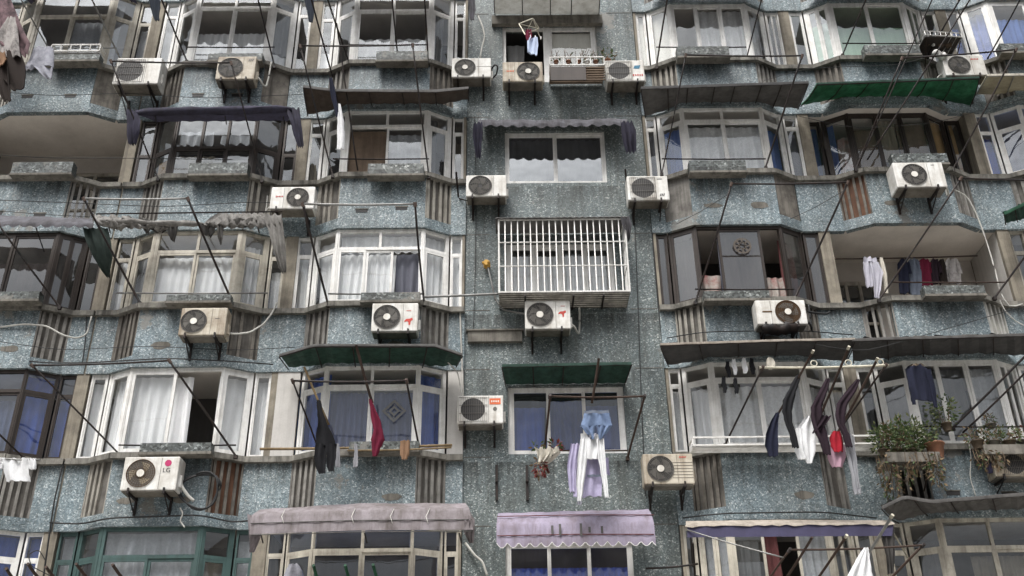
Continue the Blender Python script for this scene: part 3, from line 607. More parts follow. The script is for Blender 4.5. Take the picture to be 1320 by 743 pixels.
# black cloth bundle over the brackets of the rusty unit
def lump(name, pts, r, mat, amp=.35, n=10, parent=None, **tags):
    pts = resample(pts, 12); b = MB(); rows = []
    for i, p in enumerate(pts):
        t = (pts[min(i+1, 11)]-pts[max(i-1, 0)]).normalized(); a = t.cross(V((0, 0, 1))); a = a.normalized() if a.length > .05 else V((0, 1, 0)); c = t.cross(a); e = 1 if 0 < i < 11 else .45
        rows.append([p+(a*cos(2*pi*j/n)+c*sin(2*pi*j/n))*r*e*(1+R.uniform(-amp, amp)) for j in range(n)])
    b.loft(rows, True, True); b.poly(rows[0]); b.poly(rows[-1]); return b.build(name, mat, parent, **tags)
lump('plastic_bag', [P(981, 421, -.66), P(1005, 424, -.62), P(1030, 421, -.66)], .10, 'iron', .4, **tg('black bag bundled on the brackets under the rust stained outdoor unit', 'bag'))

# ------------------------------------------------------------------ laundry racks and poles
RG = 'iron laundry racks folded out from the window sills'
def tipY(bp, tp, yb):
    X = P(*bp, yb).x; d = ray(*tp); 
    if abs(d.x) < .02: return None
    t = (X-CAM.x)/d.x; y = CAM.y+d.y*t; return y if -2.4 < y < -.5 else None
def rack(label, bl, tl, br, tr, yb=-.30, mat='iron', r=.017, guard=None, gx=None, barmat=None, barr=None, d=None, over=.0, rings=(), gmat=None):
    ys = [y for y in (tipY(bl, tl, yb), tipY(br, tr, yb)) if y is not None]
    y = d if d is not None else (sum(ys)/len(ys) if ys else -1.45)
    A, B, Cc, D = P(*bl, yb), P(*tl, y), P(*br, yb), P(*tr, y)
    k = thing('laundry_rack', label, 'laundry rack', (A+Cc)/2, RG)
    for a, b in ((A, B), (Cc, D)):
        mid = (a+b)/2+V((R.uniform(-.02, .02), 0, R.uniform(-.03, .02))); qq = [lerp(lerp(a, mid, t_), lerp(mid, b, t_), t_) for t_ in (0, .2, .4, .6, .8, 1)]; r_k = r*R.uniform(.85, 1.2); MB().tube(qq, r_k, 6).build('strut', mat, k)
        q = MB(); q.tube([b+(a-b).normalized()*.05, b-(a-b).normalized()*.03], r*1.7, 6); q.build('clamp', 'rust' if mat == 'iron' else 'iron', k)
        q = MB(); q.box(a.x-.03, a.x+.03, a.y-.03, a.y+.03, a.z-.05, a.z+.012); q.build('hinge_plate', mat, k)
    e = (D-B).normalized()*over; pts = [lerp(B-e, D+e, i/8)+V((0, 0, -.02*sin(pi*i/8))) for i in range(9)]
    MB().tube(pts, barr or r, 6).build('crossbar', barmat or mat, k)
    for s in rings:
        c = lerp(B, D, s); q = MB(); q.tube([c+V((cos(2*pi*i/14)*.05, 0, .055+sin(2*pi*i/14)*.05)) for i in range(15)], .01, 5, False); q.build('ring', barmat or mat, k)
    if guard:
        g0, g1 = gx or (bl[0], br[0]); ga, gb = P(g0, guard, yb-.08), P(g1, guard, yb-.08)
        MB().tube([ga, (ga+gb)/2+V((0, 0, -.01)), gb], r*.8, 6).build('guard_rail', gmat or mat, k)
    return k, B, D, y
rack('black laundry rack on the top storey sill above the cream air conditioner', (241, 79), (193, -40), (354, 86), (323, -40), guard=61)
rack('black laundry rack on the top storey bay left of the bare wall', (450, 81), (408, -45), (552, 81), (545, -40), guard=58)
rack('black laundry rack on the top storey bay with the blank white panel', (846, 87), (867, -40), (962, 77), (992, -40), guard=61)
rack('black laundry rack in front of the greenish top storey panes', (1086, 71), (1129, -30), (1195, 73), (1255, -30), guard=56)
rack('rusty laundry rack of the top left bay holding the blanket', (62, 62), (14, -24), (155, 76), (107, -24), guard=62, gx=(70, 150), mat='steel')
rack('black laundry rack above the gathered purple awning', (204, 231), (143, 79), (338, 233), (298, 81))
rack('black laundry rack around the brown sheet canopy', (429, 227), (387, 59), (553, 228), (532, 58), guard=205)
rack('black laundry rack over the bay with pale blue side curtains', (853, 224), (884, 71), (987, 216), (1034, 72), guard=205)
rack('black laundry rack reaching over the green sheet canopy', (1103, 219), (1163, 75), (1228, 219), (1310, 64))
rack('black laundry rack at the left edge by the bronze glazed bay', (-62, 394), (-150, 285), (77, 396), (-3, 288))
rack('grey laundry rack standing over the torn canopy', (180, 390), (108, 256), (300, 391), (242, 256), guard=378, gx=(150, 345), mat='iron', barmat='steel', r=.019, gmat='steel')
rack('galvanised laundry rack in front of the white curtained bay', (423, 393), (390, 263), (547, 392), (535, 263), guard=379, mat='iron', barmat='steel', gmat='steel', r=.020)
rack('black laundry rack in front of the dark bronze bay with round paper ornament', (896, 390), (943, 237), (1024, 386), (1093, 235), guard=373)
rack('black laundry rack with rusty pink rail on the open balcony', (1133, 387), (1239, 230), (1282, 384), (1392, 232), guard=364, gx=(1148, 1298), gmat='rust')
rack('black laundry rack with a white shirt at the lower left edge', (-90, 586), (-190, 470), (30, 590), (-34, 527))
rack('black laundry rack above the white letters LG air conditioner', (153, 585), (41, 471), (304, 588), (218, 465), guard=574)
_, _, _, yC4 = rack('black laundry rack beneath the dark green canopy of the diamond paper window', (410, 578), (377, 491), (541, 581), (524, 491), guard=None)
_, BQ, DQ, yQ = rack('black laundry rack with the denim shorts in the middle of the wall', (701, 588), (709, 511), (809, 590), (831, 511), yb=.02, guard=581, gx=(718, 809), mat='rust', d=-1.15)
_, _, _, yD4 = rack('laundry rack with cream crossbar and rings full of dark leggings', (935, 573), (983, 474), (1077, 562), (1142, 471), barmat='cream_pole', barr=.02, over=.05, rings=(.42, .70, .96))
rack('black laundry rack at the right edge above the planted ledge', (1228, 552), (1340, 440), (1360, 556), (1480, 432), guard=550, gx=(1190, 1340))
rack('rusty laundry rack at the bottom with a white cloth over its bar', (970, 779), (1018, 709), (1109, 787), (1190, 703), mat='rust', r=.016)
PG = 'bamboo and iron poles resting on the racks'
def pole(label, a, ya, b, yb, r=.013, mat='iron', r2=1, tip=None, name='laundry_pole', cat='pole', group=PG):
    A, B = P(*a, ya), P(*b, yb); pts = [lerp(A, B, i/6)+V((0, 0, -.015*sin(pi*i/6))) for i in range(7)]
    o = MB().tube(pts, r*1.3, 7).build(name, mat, None, **tg(label, cat, group))
    if tip: q = MB(); q.tube([A-(B-A).normalized()*.02, A+(B-A).normalized()*.04], r*1.5, 8); q.build('end_cap', tip, o)
    return o
pole('long black pole crossing from the top edge over the blue window to the green canopy', (1254, -6), -2.0, (1118, 206), -.5, .012)
pole('black pole rising past the two tone laundry shelf at upper right', (1204, -6), -1.7, (1106, 214), -.45, .010)
pole('thin black pole at upper right beside the blue window', (1318, -6), -1.7, (1273, 76), -.32, .012)
pole('upright black pole in front of the top storey scalloped curtain', (505, -6), -1.2, (512, 66), -.4, .012)
pole('thin black pole slanting beside the rag on the brown canopy', (434, 30), -1.3, (461, 220), -.40, .012)
pole('black pole leaning on the top left side of the brown canopy', (400, -6), -1.5, (429, 100), -.35, .013)
pole('dark bamboo pole carrying the black trousers under the dark green canopy', (392, 473), -1.25, (424, 548), -.85, .015, 'bamboo')
pole('dark bamboo pole carrying the wine red top under the dark green canopy', (459, 445), -1.5, (480, 520), -1.0, .018, 'rust')
pole('weathered bamboo pole lying along the sill of the diamond paper window', (335, 579), -.55, (583, 574), -.5, .018, 'bamboo')
pole('thinner bamboo pole lying just below the sill of the diamond paper window', (448, 581), -.60, (582, 577), -.55, .012, 'bamboo')
pole('iron pole holding the denim shorts above the middle rack', (772, 462), -1.45, (763, 520), -1.1, .016, 'rust')
pole('pole with pale tip carrying the leftmost black leggings', (1048, 453), yD4-.5, (990, 556), -.5, .014, 'rust', tip='cream_pole')
pole('pole with pale tip carrying the middle plum leggings', (1094, 448), yD4-.5, (1046, 562), -.5, .016, 'rust', tip='cream_pole')
pole('pole with pale tip carrying the purple leggings and red bundle', (1131, 463), yD4-.3, (1070, 575), -.5, .016, 'rust', tip='cream_pole')
pole('black pole slanting up over the planted ledge at the right edge', (1332, 470), -1.6, (1241, 558), -.42, .013)
pole('rusty pole on the bottom rack, leftmost with bare tip', (1047, 693), -1.9, (1000, 765), -.6, .015, 'rust')
pole('rusty pole on the bottom rack, middle one with pale tip', (1091, 691), -1.9, (1040, 765), -.6, .015, 'rust', tip='cream_pole')
pole('pale grey pole with round white tip holding the white cloth on the bottom rack', (1150, 665), -2.1, (1085, 765), -.6, .017, 'steel', tip='cream_pole')
pole('thin grey cord rod stretched across the bottom right dark opening', (885, 683), -1.0, (1010, 719), -1.5, .009, 'steel')
pole('iron rail on the wall at the lower right of the lilac awning', (832, 733), -.3, (900, 727), -.45, .013, 'iron')
for i, (a, b) in enumerate((((8, 733), (28, 760)), ((36, 727), (56, 752)), ((59, 731), (82, 757)), ((98, 727), (122, 755)), ((145, 728), (168, 757)))):
    pole('dark rod end poking up in front of the green framed window', a, -1.6, b, -.9, .018, 'rust', name='rack_rod', cat='rod', group='dark rod ends before the green window')
for i, (a, b) in enumerate((((404, 729), (414, 760)), ((445, 729), (455, 760)), ((481, 728), (490, 758)))):
    pole('green rod end poking up in front of the window under the mauve awning', a, -1.6, b, -1.0, .018, 'a_green', name='rack_rod', cat='rod', group='green rod ends under the mauve awning')
pole('rod slung under the open balcony ceiling carrying a row of clothes', (1072, 334), .35, (1260, 330), .35, .011, 'rust')

# ------------------------------------------------------------------ canopies and awnings
AG = 'canopies and awnings over the windows'
def canopy(label, outer, yo, inner, yi, mat, n=26, corr=.0, ribs=5, ribmat='iron', lip=None, liph=.05, sag=.0, name='canopy', thick=True, rag=0):
    O = resample([P(x, y, q[0] if q else yo) for x, y, *q in outer], n); I = resample([P(x, y, q[0] if q else yi) for x, y, *q in inner], n)
    c = (O[n//2]+I[n//2])/2; k = thing(name, label, 'canopy', c, AG); rows = []
    for j in range(7):
        v = j/6; row = []
        for i in range(n):
            p = lerp(I[i], O[i], v)+V((0, 0, corr*cos(i*pi)-sag*sin(pi*v)*(1+.3*sin(i*1.7))))
            if rag and j == 6: p += V((0, R.uniform(0, rag), R.uniform(-rag, rag)))
            row.append(p)
        rows.append(row)
    b = MB(); b.loft(rows, corr == 0); b.loft([[p+V((0, 0, .012)) for p in r_] for r_ in rows], corr == 0); b.build('sheet', mat, k)
    for i in range(ribs):
        j = round((n-1)*i/(ribs-1)); MB().tube([I[j]+V((0, 0, -.025-corr)), lerp(I[j], O[j], .5)+V((0, 0, -.025-corr-sag)), O[j]+V((0, 0, -.025-corr))], .011, 5).build('rib', ribmat, k)
    b = MB(); b.tube([p+V((0, .01, -.02-corr)) for p in O], .013, 5); b.build('front_rail', ribmat, k)
    if lip:
        b = MB(); b.loft([[p+V((0, -.012, .015)) for p in O], [p+V((0, -.016, -liph*.5+R.uniform(-.004, .004))) for p in O], [p+V((0, -.012, -liph+R.uniform(-.01, .01)*(1 if liph > .06 else .4))) for p in O]]); b.build('edge_strip', lip, k)
    return k
canopy('milky sheet canopy with three ribs at the top edge over the open window', [(636, -14), (774, -14)], -.75, [(638, 19), (772, 19)], .02, 'a_clear', n=16, ribs=5)
canopy('brown rusty sheet canopy over the left white framed bay', [(391, 111), (430, 116), (560, 117), (604, 113)], -.95, [(397, 148), (452, 138), (556, 137), (604, 128)], -.12, 'a_brown', corr=.012, ribs=6, lip='a_sheet', sag=.01)
canopy('grey sheet canopy over the bay with pale blue side curtains', [(826, 113), (1042, 106)], -1.0, [(832, 150), (881, 136), (975, 136), (1028, 140)], -.12, 'a_sheet', corr=.010, ribs=8, lip='a_black', sag=.02)
canopy('bright green sheet canopy over the window with plywood boards', [(1053, 108), (1262, 100)], -1.05, [(1032, 136), (1081, 127), (1202, 127), (1250, 136)], -.12, 'a_green', corr=.008, ribs=7, sag=.05, lip='a_dgreen', liph=.03, rag=.02)
canopy('pale milky canopy on steel ribs at the upper right edge', [(1272, 97), (1400, 94)], -1.0, [(1258, 122), (1400, 122)], -.1, 'a_tan', n=12, ribs=5, ribmat='steel', lip='f_beige', liph=.04)
canopy('dark green canopy over the bay with the diamond paper', [(360, 458), (404, 445), (561, 445), (596, 457)], -1.0, [(372, 474), (394, 472), (570, 472), (588, 471)], -.16, 'a_dgreen', corr=.012, ribs=6, lip='a_sheet', liph=.03)
canopy('green canopy on the bare wall over the purple blue window', [(647, 471), (814, 468)], -.62, [(652, 496), (805, 494)], .05, 'a_dgreen', n=22, corr=.010, ribs=5, lip='a_dgreen', liph=.04)
canopy('tarred sheet canopy with pale edge over the laundry bay', [(851, 444), (1000, 439), (1102, 437)], -1.05, [(862, 471), (914, 463), (1030, 461), (1090, 466)], -.12, 'a_black', corr=.006, ribs=6, lip='a_lip', liph=.025, rag=.02, sag=.03)
canopy('wavy dark canopy over the gabled window beside the laundry bay', [(1098, 438), (1150, 436), (1230, 434), (1325, 431)], -1.05, [(1100, 466), (1148, 462), (1268, 458), (1325, 458)], -.12, 'a_black', corr=.012, ribs=6, lip='a_sheet', liph=.035, rag=.04, sag=.05)
canopy('buckled metal canopy with mossy edge at the lower right', [(1136, 654), (1165, 640), (1200, 646), (1325, 636)], -1.0, [(1158, 672), (1190, 664), (1250, 660), (1325, 658)], -.12, 'a_sheet', corr=.01, ribs=5, lip='a_sheet', liph=.04, rag=.05, sag=.04)
canopy('torn strip of green canopy at the right edge', [(1294, 275), (1325, 260)], -.9, [(1296, 288), (1330, 280)], -.12, 'a_dgreen', n=10, corr=.01, ribs=3, lip='a_green', liph=.05, rag=.05)
def fabric(label, rows, mat, n=60, scal=0, scw=.16, wob=.012, name='awning', extra=None, trim=None):
    """cloth awning: rows of sight lines with depth, from top edge to bottom edge; scal = depth of the scalloped hem"""
    rs = [resample([P(*p) for p in r], n) for r in rows]; c = rs[len(rs)//2][n//2]
    k = thing(name, label, 'awning', c, AG); out = []
    l = (rs[0][-1]-rs[0][0]).length
    for a in range(len(rs)-1):
        for s in range(4):
            t = s/4; out.append([lerp(rs[a][i], rs[a+1][i], t)+V((0, wob*sin(i*.9+a)+R.uniform(-wob, wob)*.5, wob*sin(i*.37+a*2+t)+R.uniform(-wob, wob)*.3)) for i in range(n)])
    out.append([p+V((0, wob*sin(i*.9), 0)) for i, p in enumerate(rs[-1])])
    if scal:
        def sc(i): return scal*(.35+.65*abs(sin(pi*l*i/(n-1)/scw)))
        out.append([p+V((0, wob*sin(i*.8), -sc(i)*.5)) for i, p in enumerate(rs[-1])]); out.append([p+V((0, wob*sin(i*.8+.4), -sc(i))) for i, p in enumerate(rs[-1])])
    b = MB(); b.loft(out); b.build('cover', mat, k)
    if trim and scal:
        b = MB(); b.tube([p+V((0, -.006, 0)) for p in out[-1]], .006, 5, False); b.build('hem', trim, k)
    if extra: extra(k, rs)
    return k
def hang(k, rows, mat, name='hanging_end', n=9):
    out = []
    for (y, xl, xr, Y) in rows:
        a, b = P(xl, y, Y), P(xr, y, Y); out.append([lerp(a, b, i/(n-1))+V((R.uniform(-.008, .008), .05*sin(i*2.1+y)+R.uniform(-.015, .015), R.uniform(-.01, .01))) for i in range(n)])
    b = MB(); b.loft(out); return b.build(name, mat, k)
def pole_in(k, a, b, r, mat, name): return MB().tube([P(*a), P(*b)], r, 6).build(name, mat, k)
for lab, pts, sc_ in (('scalloped dark awning over the top left cream framed bay', ((40, 22), (60, 4), (142, 4), (178, 22)), .16), ('scalloped dark awning over the top bay with the cream air conditioner', ((232, 18), (254, 0), (344, 0), (384, 16)), .2), ('scalloped dark awning over the top bay left of the bare wall', ((440, 14), (460, -2), (556, -2), (596, 12)), .2), ('plain dark awning over the top bay with the blank white panel', ((838, 14), (884, -2), (962, -2), (1000, 12)), .12), ('plain dark awning over the greenish top bay', ((1040, 14), (1080, -10), (1180, -12), (1220, 6)), .12)):
    yo = -1.15 if pts[0][0] < 800 else -.75
    in_ = [(x, y-16, -.16 if i in (0, 3) else -.40) for i, (x, y) in enumerate(pts)]
    a_, b_ = P(*in_[0]), P(*in_[-1]); o_ = [V((lerp(a_.x, b_.x, i/20), yo, a_.z-.20)) for i in range(21)]
    k = thing('awning', lab, 'awning', o_[10], AG); rows = []
    I_ = resample([P(*q) for q in in_], 60); O_ = resample(o_, 60); b = MB()
    rows = [[lerp(p, q, t)+V((0, 0, .02*sin(i*.8)*t)) for i, (p, q) in enumerate(zip(I_, O_))] for t in (0, .33, .67, 1)]
    rows.append([q+V((0, -.01, -.10-sc_*.5*abs(sin(i*.42)))) for i, q in enumerate(O_)]); b.loft(rows); b.build('cover', 'a_purple', k)
    for i in (3, 30, 56): MB().tube([I_[i]+V((0, 0, -.03)), O_[i]+V((0, 0, -.03))], .012, 5).build('rib', 'iron', k)
def ex(k, rs):
    lump('roll', [P(174, 146, -.85), P(230, 143, -.88), P(300, 143, -.88), P(376, 141, -.85)], .075, 'a_purple', .35, 10, k)
    hang(k, [(142, 163, 178, -.86), (158, 162, 182, -.9), (172, 163, 180, -.85), (186, 166, 174, -.8)], 'a_purple'); hang(k, [(140, 368, 386, -.86), (155, 374, 388, -.9), (172, 378, 390, -.85), (190, 384, 392, -.8)], 'a_purple')
    for x in (200, 290, 365): pole_in(k, (x, 150, -.85), (x+2, 160, -.3), .012, 'iron', 'rib')
fabric('gathered purple awning rolled up over the dark glazed bay with bright reflection panels', [[(178, 148, -.84), (374, 143, -.84)], [(200, 157, -.4), (372, 156, -.4)]], 'a_purple', extra=ex)
def ex(k, rs):
    hang(k, [(158, 610, 622, -.5), (172, 609, 623, -.48), (186, 611, 621, -.42), (204, 614, 620, -.35)], 'a_purple'); hang(k, [(157, 800, 814, -.5), (170, 801, 819, -.48), (184, 804, 820, -.42), (197, 808, 820, -.35)], 'a_purple')
    pole_in(k, (617, 160, -.5), (622, 178, .05), .011, 'iron', 'arm'); pole_in(k, (806, 158, -.5), (802, 176, .05), .011, 'iron', 'arm')
fabric('folded purple awning with scalloped hem on the bare wall above the two pane window', [[(622, 157, .05), (700, 157.5, .05), (804, 155.5, .05)], [(616, 154.5, -.36), (700, 155, -.36), (808, 153, -.36)], [(617, 158, -.40), (700, 160, -.40), (808, 157, -.40)]], 'a_grey', scal=.10, scw=.22, extra=ex)  # wall-side sheet is added, edge-on and unseen, to darken the window reflection
def ex(k, rs):
    hang(k, [(294, 108, 138, -.9), (312, 112, 142, -.86), (332, 120, 145, -.75), (348, 130, 142, -.6), (358, 138, 142, -.5)], 'a_flap')
    for x in (-30, 45, 118): pole_in(k, (x, 290, -.95), (x+12, 325, -.2), .012, 'iron', 'rib')
fabric('grey purple scalloped awning over the bronze glazed bay at the left edge', [[(-60, 277, -.75), (40, 279, -.75), (118, 282, -.75)], [(-60, 287, -.98), (40, 288, -.98), (121, 289, -.98)]], 'a_grey', scal=.09, scw=.2, wob=.008, extra=ex)
def ex(k, rs):
    for x, dz in ((138, 0), (200, 6), (262, 5), (330, 0)): pole_in(k, (x, 284+dz, -.95), (x+4, 300, -.2), .013, 'iron', 'rib')
    pole_in(k, (124, 276, -.9), (364, 273, -.9), .013, 'iron', 'front_rail')
    hang(k, [(277, 338, 364, -.95), (295, 346, 366, -.98), (320, 352, 368, -.95), (345, 359, 370, -.85), (352, 364, 369, -.8)], 'a_torn')
    for x, y, w, h in ((150, 288, 26, 9), (205, 292, 30, 8), (222, 295, 14, 16), (268, 293, 20, 12), (284, 297, 8, 18), (310, 287, 34, 7), (190, 290, 14, 11)):
        hang(k, [(y-5, x-w/2, x+w/2, -.93), (y+h*.4, x-w*.42, x+w*.4, -.9), (y+h, x-w*.1, x+w*.15, -.82)], 'a_torn' if R.random() < .6 else 'a_sheet', 'torn_flap', 7)
    lump('roll', [P(122, 284, -.9), P(200, 288, -.95), P(262, 289, -.9)], .05, 'a_torn', .6, 9, k)
fabric('torn grey canopy in tatters over the cream framed bay', [[(122, 277, -.62), (160, 279, -.62), (186, 283, -.62)], [(121, 285, -.96), (165, 289, -.96), (212, 291, -.96)], [(124, 291, -.9), (170, 295, -.9), (214, 295, -.9)]], 'a_torn', wob=.03, extra=lambda k, rs: (ex(k, rs), hang(k, [(275, 285, 340, -.66), (282, 272, 356, -.85), (289, 262, 362, -.97), (294, 270, 362, -.9)], 'a_torn', 'torn_flap', 24)))
def ex(k, rs):
    hang(k, [(658, 590, 606, -1.0), (672, 594, 612, -1.1), (688, 598, 612, -1.05), (700, 604, 610, -.9)], 'a_mauve', 'end_flap'); hang(k, [(664, 320, 345, -1.0), (680, 319, 340, -1.05), (696, 322, 334, -1.0), (712, 321, 328, -.9)], 'a_mauve', 'end_flap')
    for x in (336, 470, 592): pole_in(k, (x, 688, -1.08), (x+3, 700, -.35), .012, 'iron', 'rib')
    for y_, Y_ in ((672, -1.112), (687, -1.12)): MB().tube(resample([P(323, y_+3, Y_), P(460, y_-1, Y_-.01), P(608, y_-2, Y_)], 24), .008, 5).build('seam', 'a_sheet', k)
    for x in (362, 452, 502, 548): b = MB(); b.tube(resample([P(x+6, 656, -1.06), P(x+1, 666, -1.17), P(x+4, 675, -1.2)], 6), .006, 5); b.build('cord', 'cable_w', k)
fabric('faded mauve awning half rolled over the bottom bay left of the bare wall', [[(335, 657, -.70), (460, 649, -.70), (600, 649, -.70)], [(325, 664, -1.06), (460, 658, -1.06), (605, 656, -1.06)], [(322, 676, -1.10), (460, 671, -1.11), (608, 669, -1.10)], [(322, 689, -1.11), (460, 684, -1.12), (610, 683, -1.11)]], 'a_mauve', n=70, wob=.005, extra=ex)
def ex(k, rs):
    for y, Y in ((664, -.62), (689, -.745)):
        b = MB(); b.tube(resample([P(641, y+2, Y), P(740, y, Y), P(843, y, Y)], 30), .008, 5); b.build('piping', 'c_wine', k)
    b = MB()
    for x, h in ((712, 6), (722, 8), (749, 9), (776, 5), (760, 4)):
        p = P(x, 683, -.755); b.box(p.x-.018, p.x+.018, p.y-.004, p.y, p.z-h*.011, p.z+h*.011)
    b.build('stain', 'a_sheet', k)
fabric('lilac awning with scalloped hem and dark stains at the bottom of the bare wall', [[(642, 662, -.28), (740, 659, -.28), (836, 657, -.28)], [(641, 668, -.60), (740, 665, -.60), (840, 664, -.60)], [(640, 677, -.70), (740, 675, -.70), (843, 674, -.70)], [(640, 697, -.74), (740, 695, -.74), (845, 694, -.74)]], 'a_lilac', n=90, scal=.12, scw=.17, wob=.006, extra=ex, trim='white_paint')
def ex(k, rs):
    b = MB(); b.loft([resample([P(884, 672, -.8), P(1010, 670, -.8), P(1148, 671, -.8)], 30), resample([P(884, 677, -1.0), P(1010, 675, -1.0), P(1152, 674, -1.0)], 30), [p+V((0, 0, R.uniform(-.02, .01))) for p in resample([P(883, 679, -1.01), P(1010, 677, -1.01), P(1154, 676, -1.01)], 30)]]); b.build('top_cover', 'a_lip', k)
    pole_in(k, (890, 686, -.95), (893, 730, -.15), .013, 'iron', 'arm'); pole_in(k, (1150, 684, -.95), (1172, 722, -.15), .013, 'cream_pole', 'arm')
    hang(k, [(680, 1128, 1152, -.95), (696, 1136, 1154, -.95), (716, 1142, 1154, -.9), (740, 1143, 1153, -.8)], 'a_sheet')
fabric('indigo awning with cream top over the dark bottom bay at the lower right', [[(886, 678, -.99), (1010, 676, -.99), (1152, 675, -.99)], [(886, 693, -1.0), (1010, 692, -1.0), (1150, 691, -1.0)]], 'a_indigo', wob=.006, extra=ex)

# ------------------------------------------------------------------ barred cage, shelves
def barcage():
    y = -.50; TL, TR, BL, BR = P(643, 284, y), P(806, 283, y), P(643, 377, y), P(811, 377, y)
    xa, xb = (TL.x+BL.x)/2, (TR.x+BR.x)/2; z1, z0 = TL.z, BL.z
    k = thing('window_cage', 'white barred security cage around the middle window', 'window cage', ((xa+xb)/2, y, z0))
    b = MB()
    for (u, v) in ((z1-.012, z1+.012), (z0-.014, z0+.014), (lerp(z0, z1, .35)-.007, lerp(z0, z1, .35)+.007), (lerp(z0, z1, .68)-.007, lerp(z0, z1, .68)+.007)):
        b.box(xa, xb, y-.012, y+.012, u, v); b.box(xa-.001, xa+.022, y+.013, .05, u, v); b.box(xb-.022, xb+.001, y+.013, .05, u, v)
    b.box(xa-.014, xa+.014, y-.014, y+.014, z0-.016, z1+.015); b.box(xb-.014, xb+.014, y-.014, y+.014, z0-.016, z1+.015); b.build('frame', 'white_paint', k)
    for i in range(1, 20): x = lerp(xa, xb, i/20); MB().tube([(x, y+.001, z0), (x, y+.001, z1)], .0115, 6).build('bar', 'white_paint', k)
    for x in (xa+.01, xb-.01):
        for j in range(1, 4): q = lerp(y, .05, j/4); MB().tube([(x, q, z0), (x, q, z1)], .009, 6).build('bar', 'white_paint', k)
    b = MB()
    for j in range(7): q = lerp(y, .04, j/6.5); b.box(xa, xb, q+.003, q+.055, z0-.05, z0-.017)
    b.build('floor_slat', 'cement', k)
    for u in (.2, .57, .8): x = lerp(xa, xb, u); MB().box(x-.015, x+.015, y, .055, z0-.085, z0-.052).build('support', 'iron', k)
    b = MB(); n = 44; rows = [[V((lerp(xa-.06, xb+.05, i/n), y_, z_+.012*(i % 2)+R.uniform(-.004, .004))) for i in range(n+1)] for y_, z_ in ((.05, z1+.03), (-.25, z1+.035), (y-.03, z1+.03), (y-.06, z1+.0))]
    b.loft(rows, False); b.build('roof_sheet', 'a_sheet', k)
    hang(k, [(280, 800, 812, -.56), (290, 803, 814, -.55), (300, 806, 813, -.5), (310, 808, 812, -.45)], 'a_grey', 'rag')
barcage()
def leaves(c, rad, n, size, mats=('leaf', 'leaf2'), droop=0, name='foliage', parent=None):
    b = MB()
    for i in range(n):
        while True:
            p = V((R.uniform(-1, 1), R.uniform(-1, 1), R.uniform(-1, 1)))
            if p.length < 1 and (p.length > .35 or R.random() < .3): break
        q = V(c)+V((p.x*rad[0], p.y*rad[1], p.z*rad[2]))+V((sin(p.x*7)*rad[0]*.2, 0, sin(p.y*9)*rad[2]*.2))
        d = (V((p.x, p.y*.8, p.z*.6-droop))+V((R.uniform(-.6, .6), R.uniform(-.6, .6), R.uniform(-.4, .5)))).normalized(); s = d.cross(V((R.uniform(-1, 1), R.uniform(-1, 1), R.uniform(-1, 1)))).normalized(); l = size*R.uniform(.6, 1.4)
        b.m = 0 if R.random() < .65 else 1; b.poly([q, q+d*l*.45+s*l*.22, q+d*l, q+d*l*.45-s*l*.22])
    return b.build(name, list(mats), parent)
def pot_plant(label, px, Y, pw=.11, ph=.14, rad=(.16, .14, .16), n=70, size=.09, mats=('leaf', 'leaf2'), pot='clay', sticks=0, droop=0, up=.16, sticklen=.25, group=None):
    c = P(*px, Y); k = thing('potted_plant', label, 'potted plant', c, group)
    b = MB(); rows = []
    for (r_, z) in ((pw*.36, 0), (pw*.5, ph), (pw*.56, ph), (pw*.56, ph+.02), (pw*.46, ph+.02), (pw*.44, ph-.02)): rows.append([c+V((cos(2*pi*j/14)*r_, sin(2*pi*j/14)*r_, z)) for j in range(14)])
    b.loft(rows, True, True); b.poly(rows[0]); b.poly(rows[-1]); b.build('pot', pot, k)
    b = MB()
    for i in range(max(3, sticks)):
        a = R.uniform(0, 6.3); h = sticklen*R.uniform(.6, 1.2); t = c+V((cos(a)*pw*.25, sin(a)*pw*.25, ph)); b.tube(resample([t, t+V((cos(a)*h*.15, sin(a)*h*.1, h*.5)), t+V((cos(a+.8)*h*.25, 0, h))], 5), [.009, .008, .007, .006, .004], 5)
    b.build('stem', 'twig', k)
    if n: leaves(c+V((0, 0, ph+up)), rad, n, size, mats, droop, 'foliage', k)
    return k
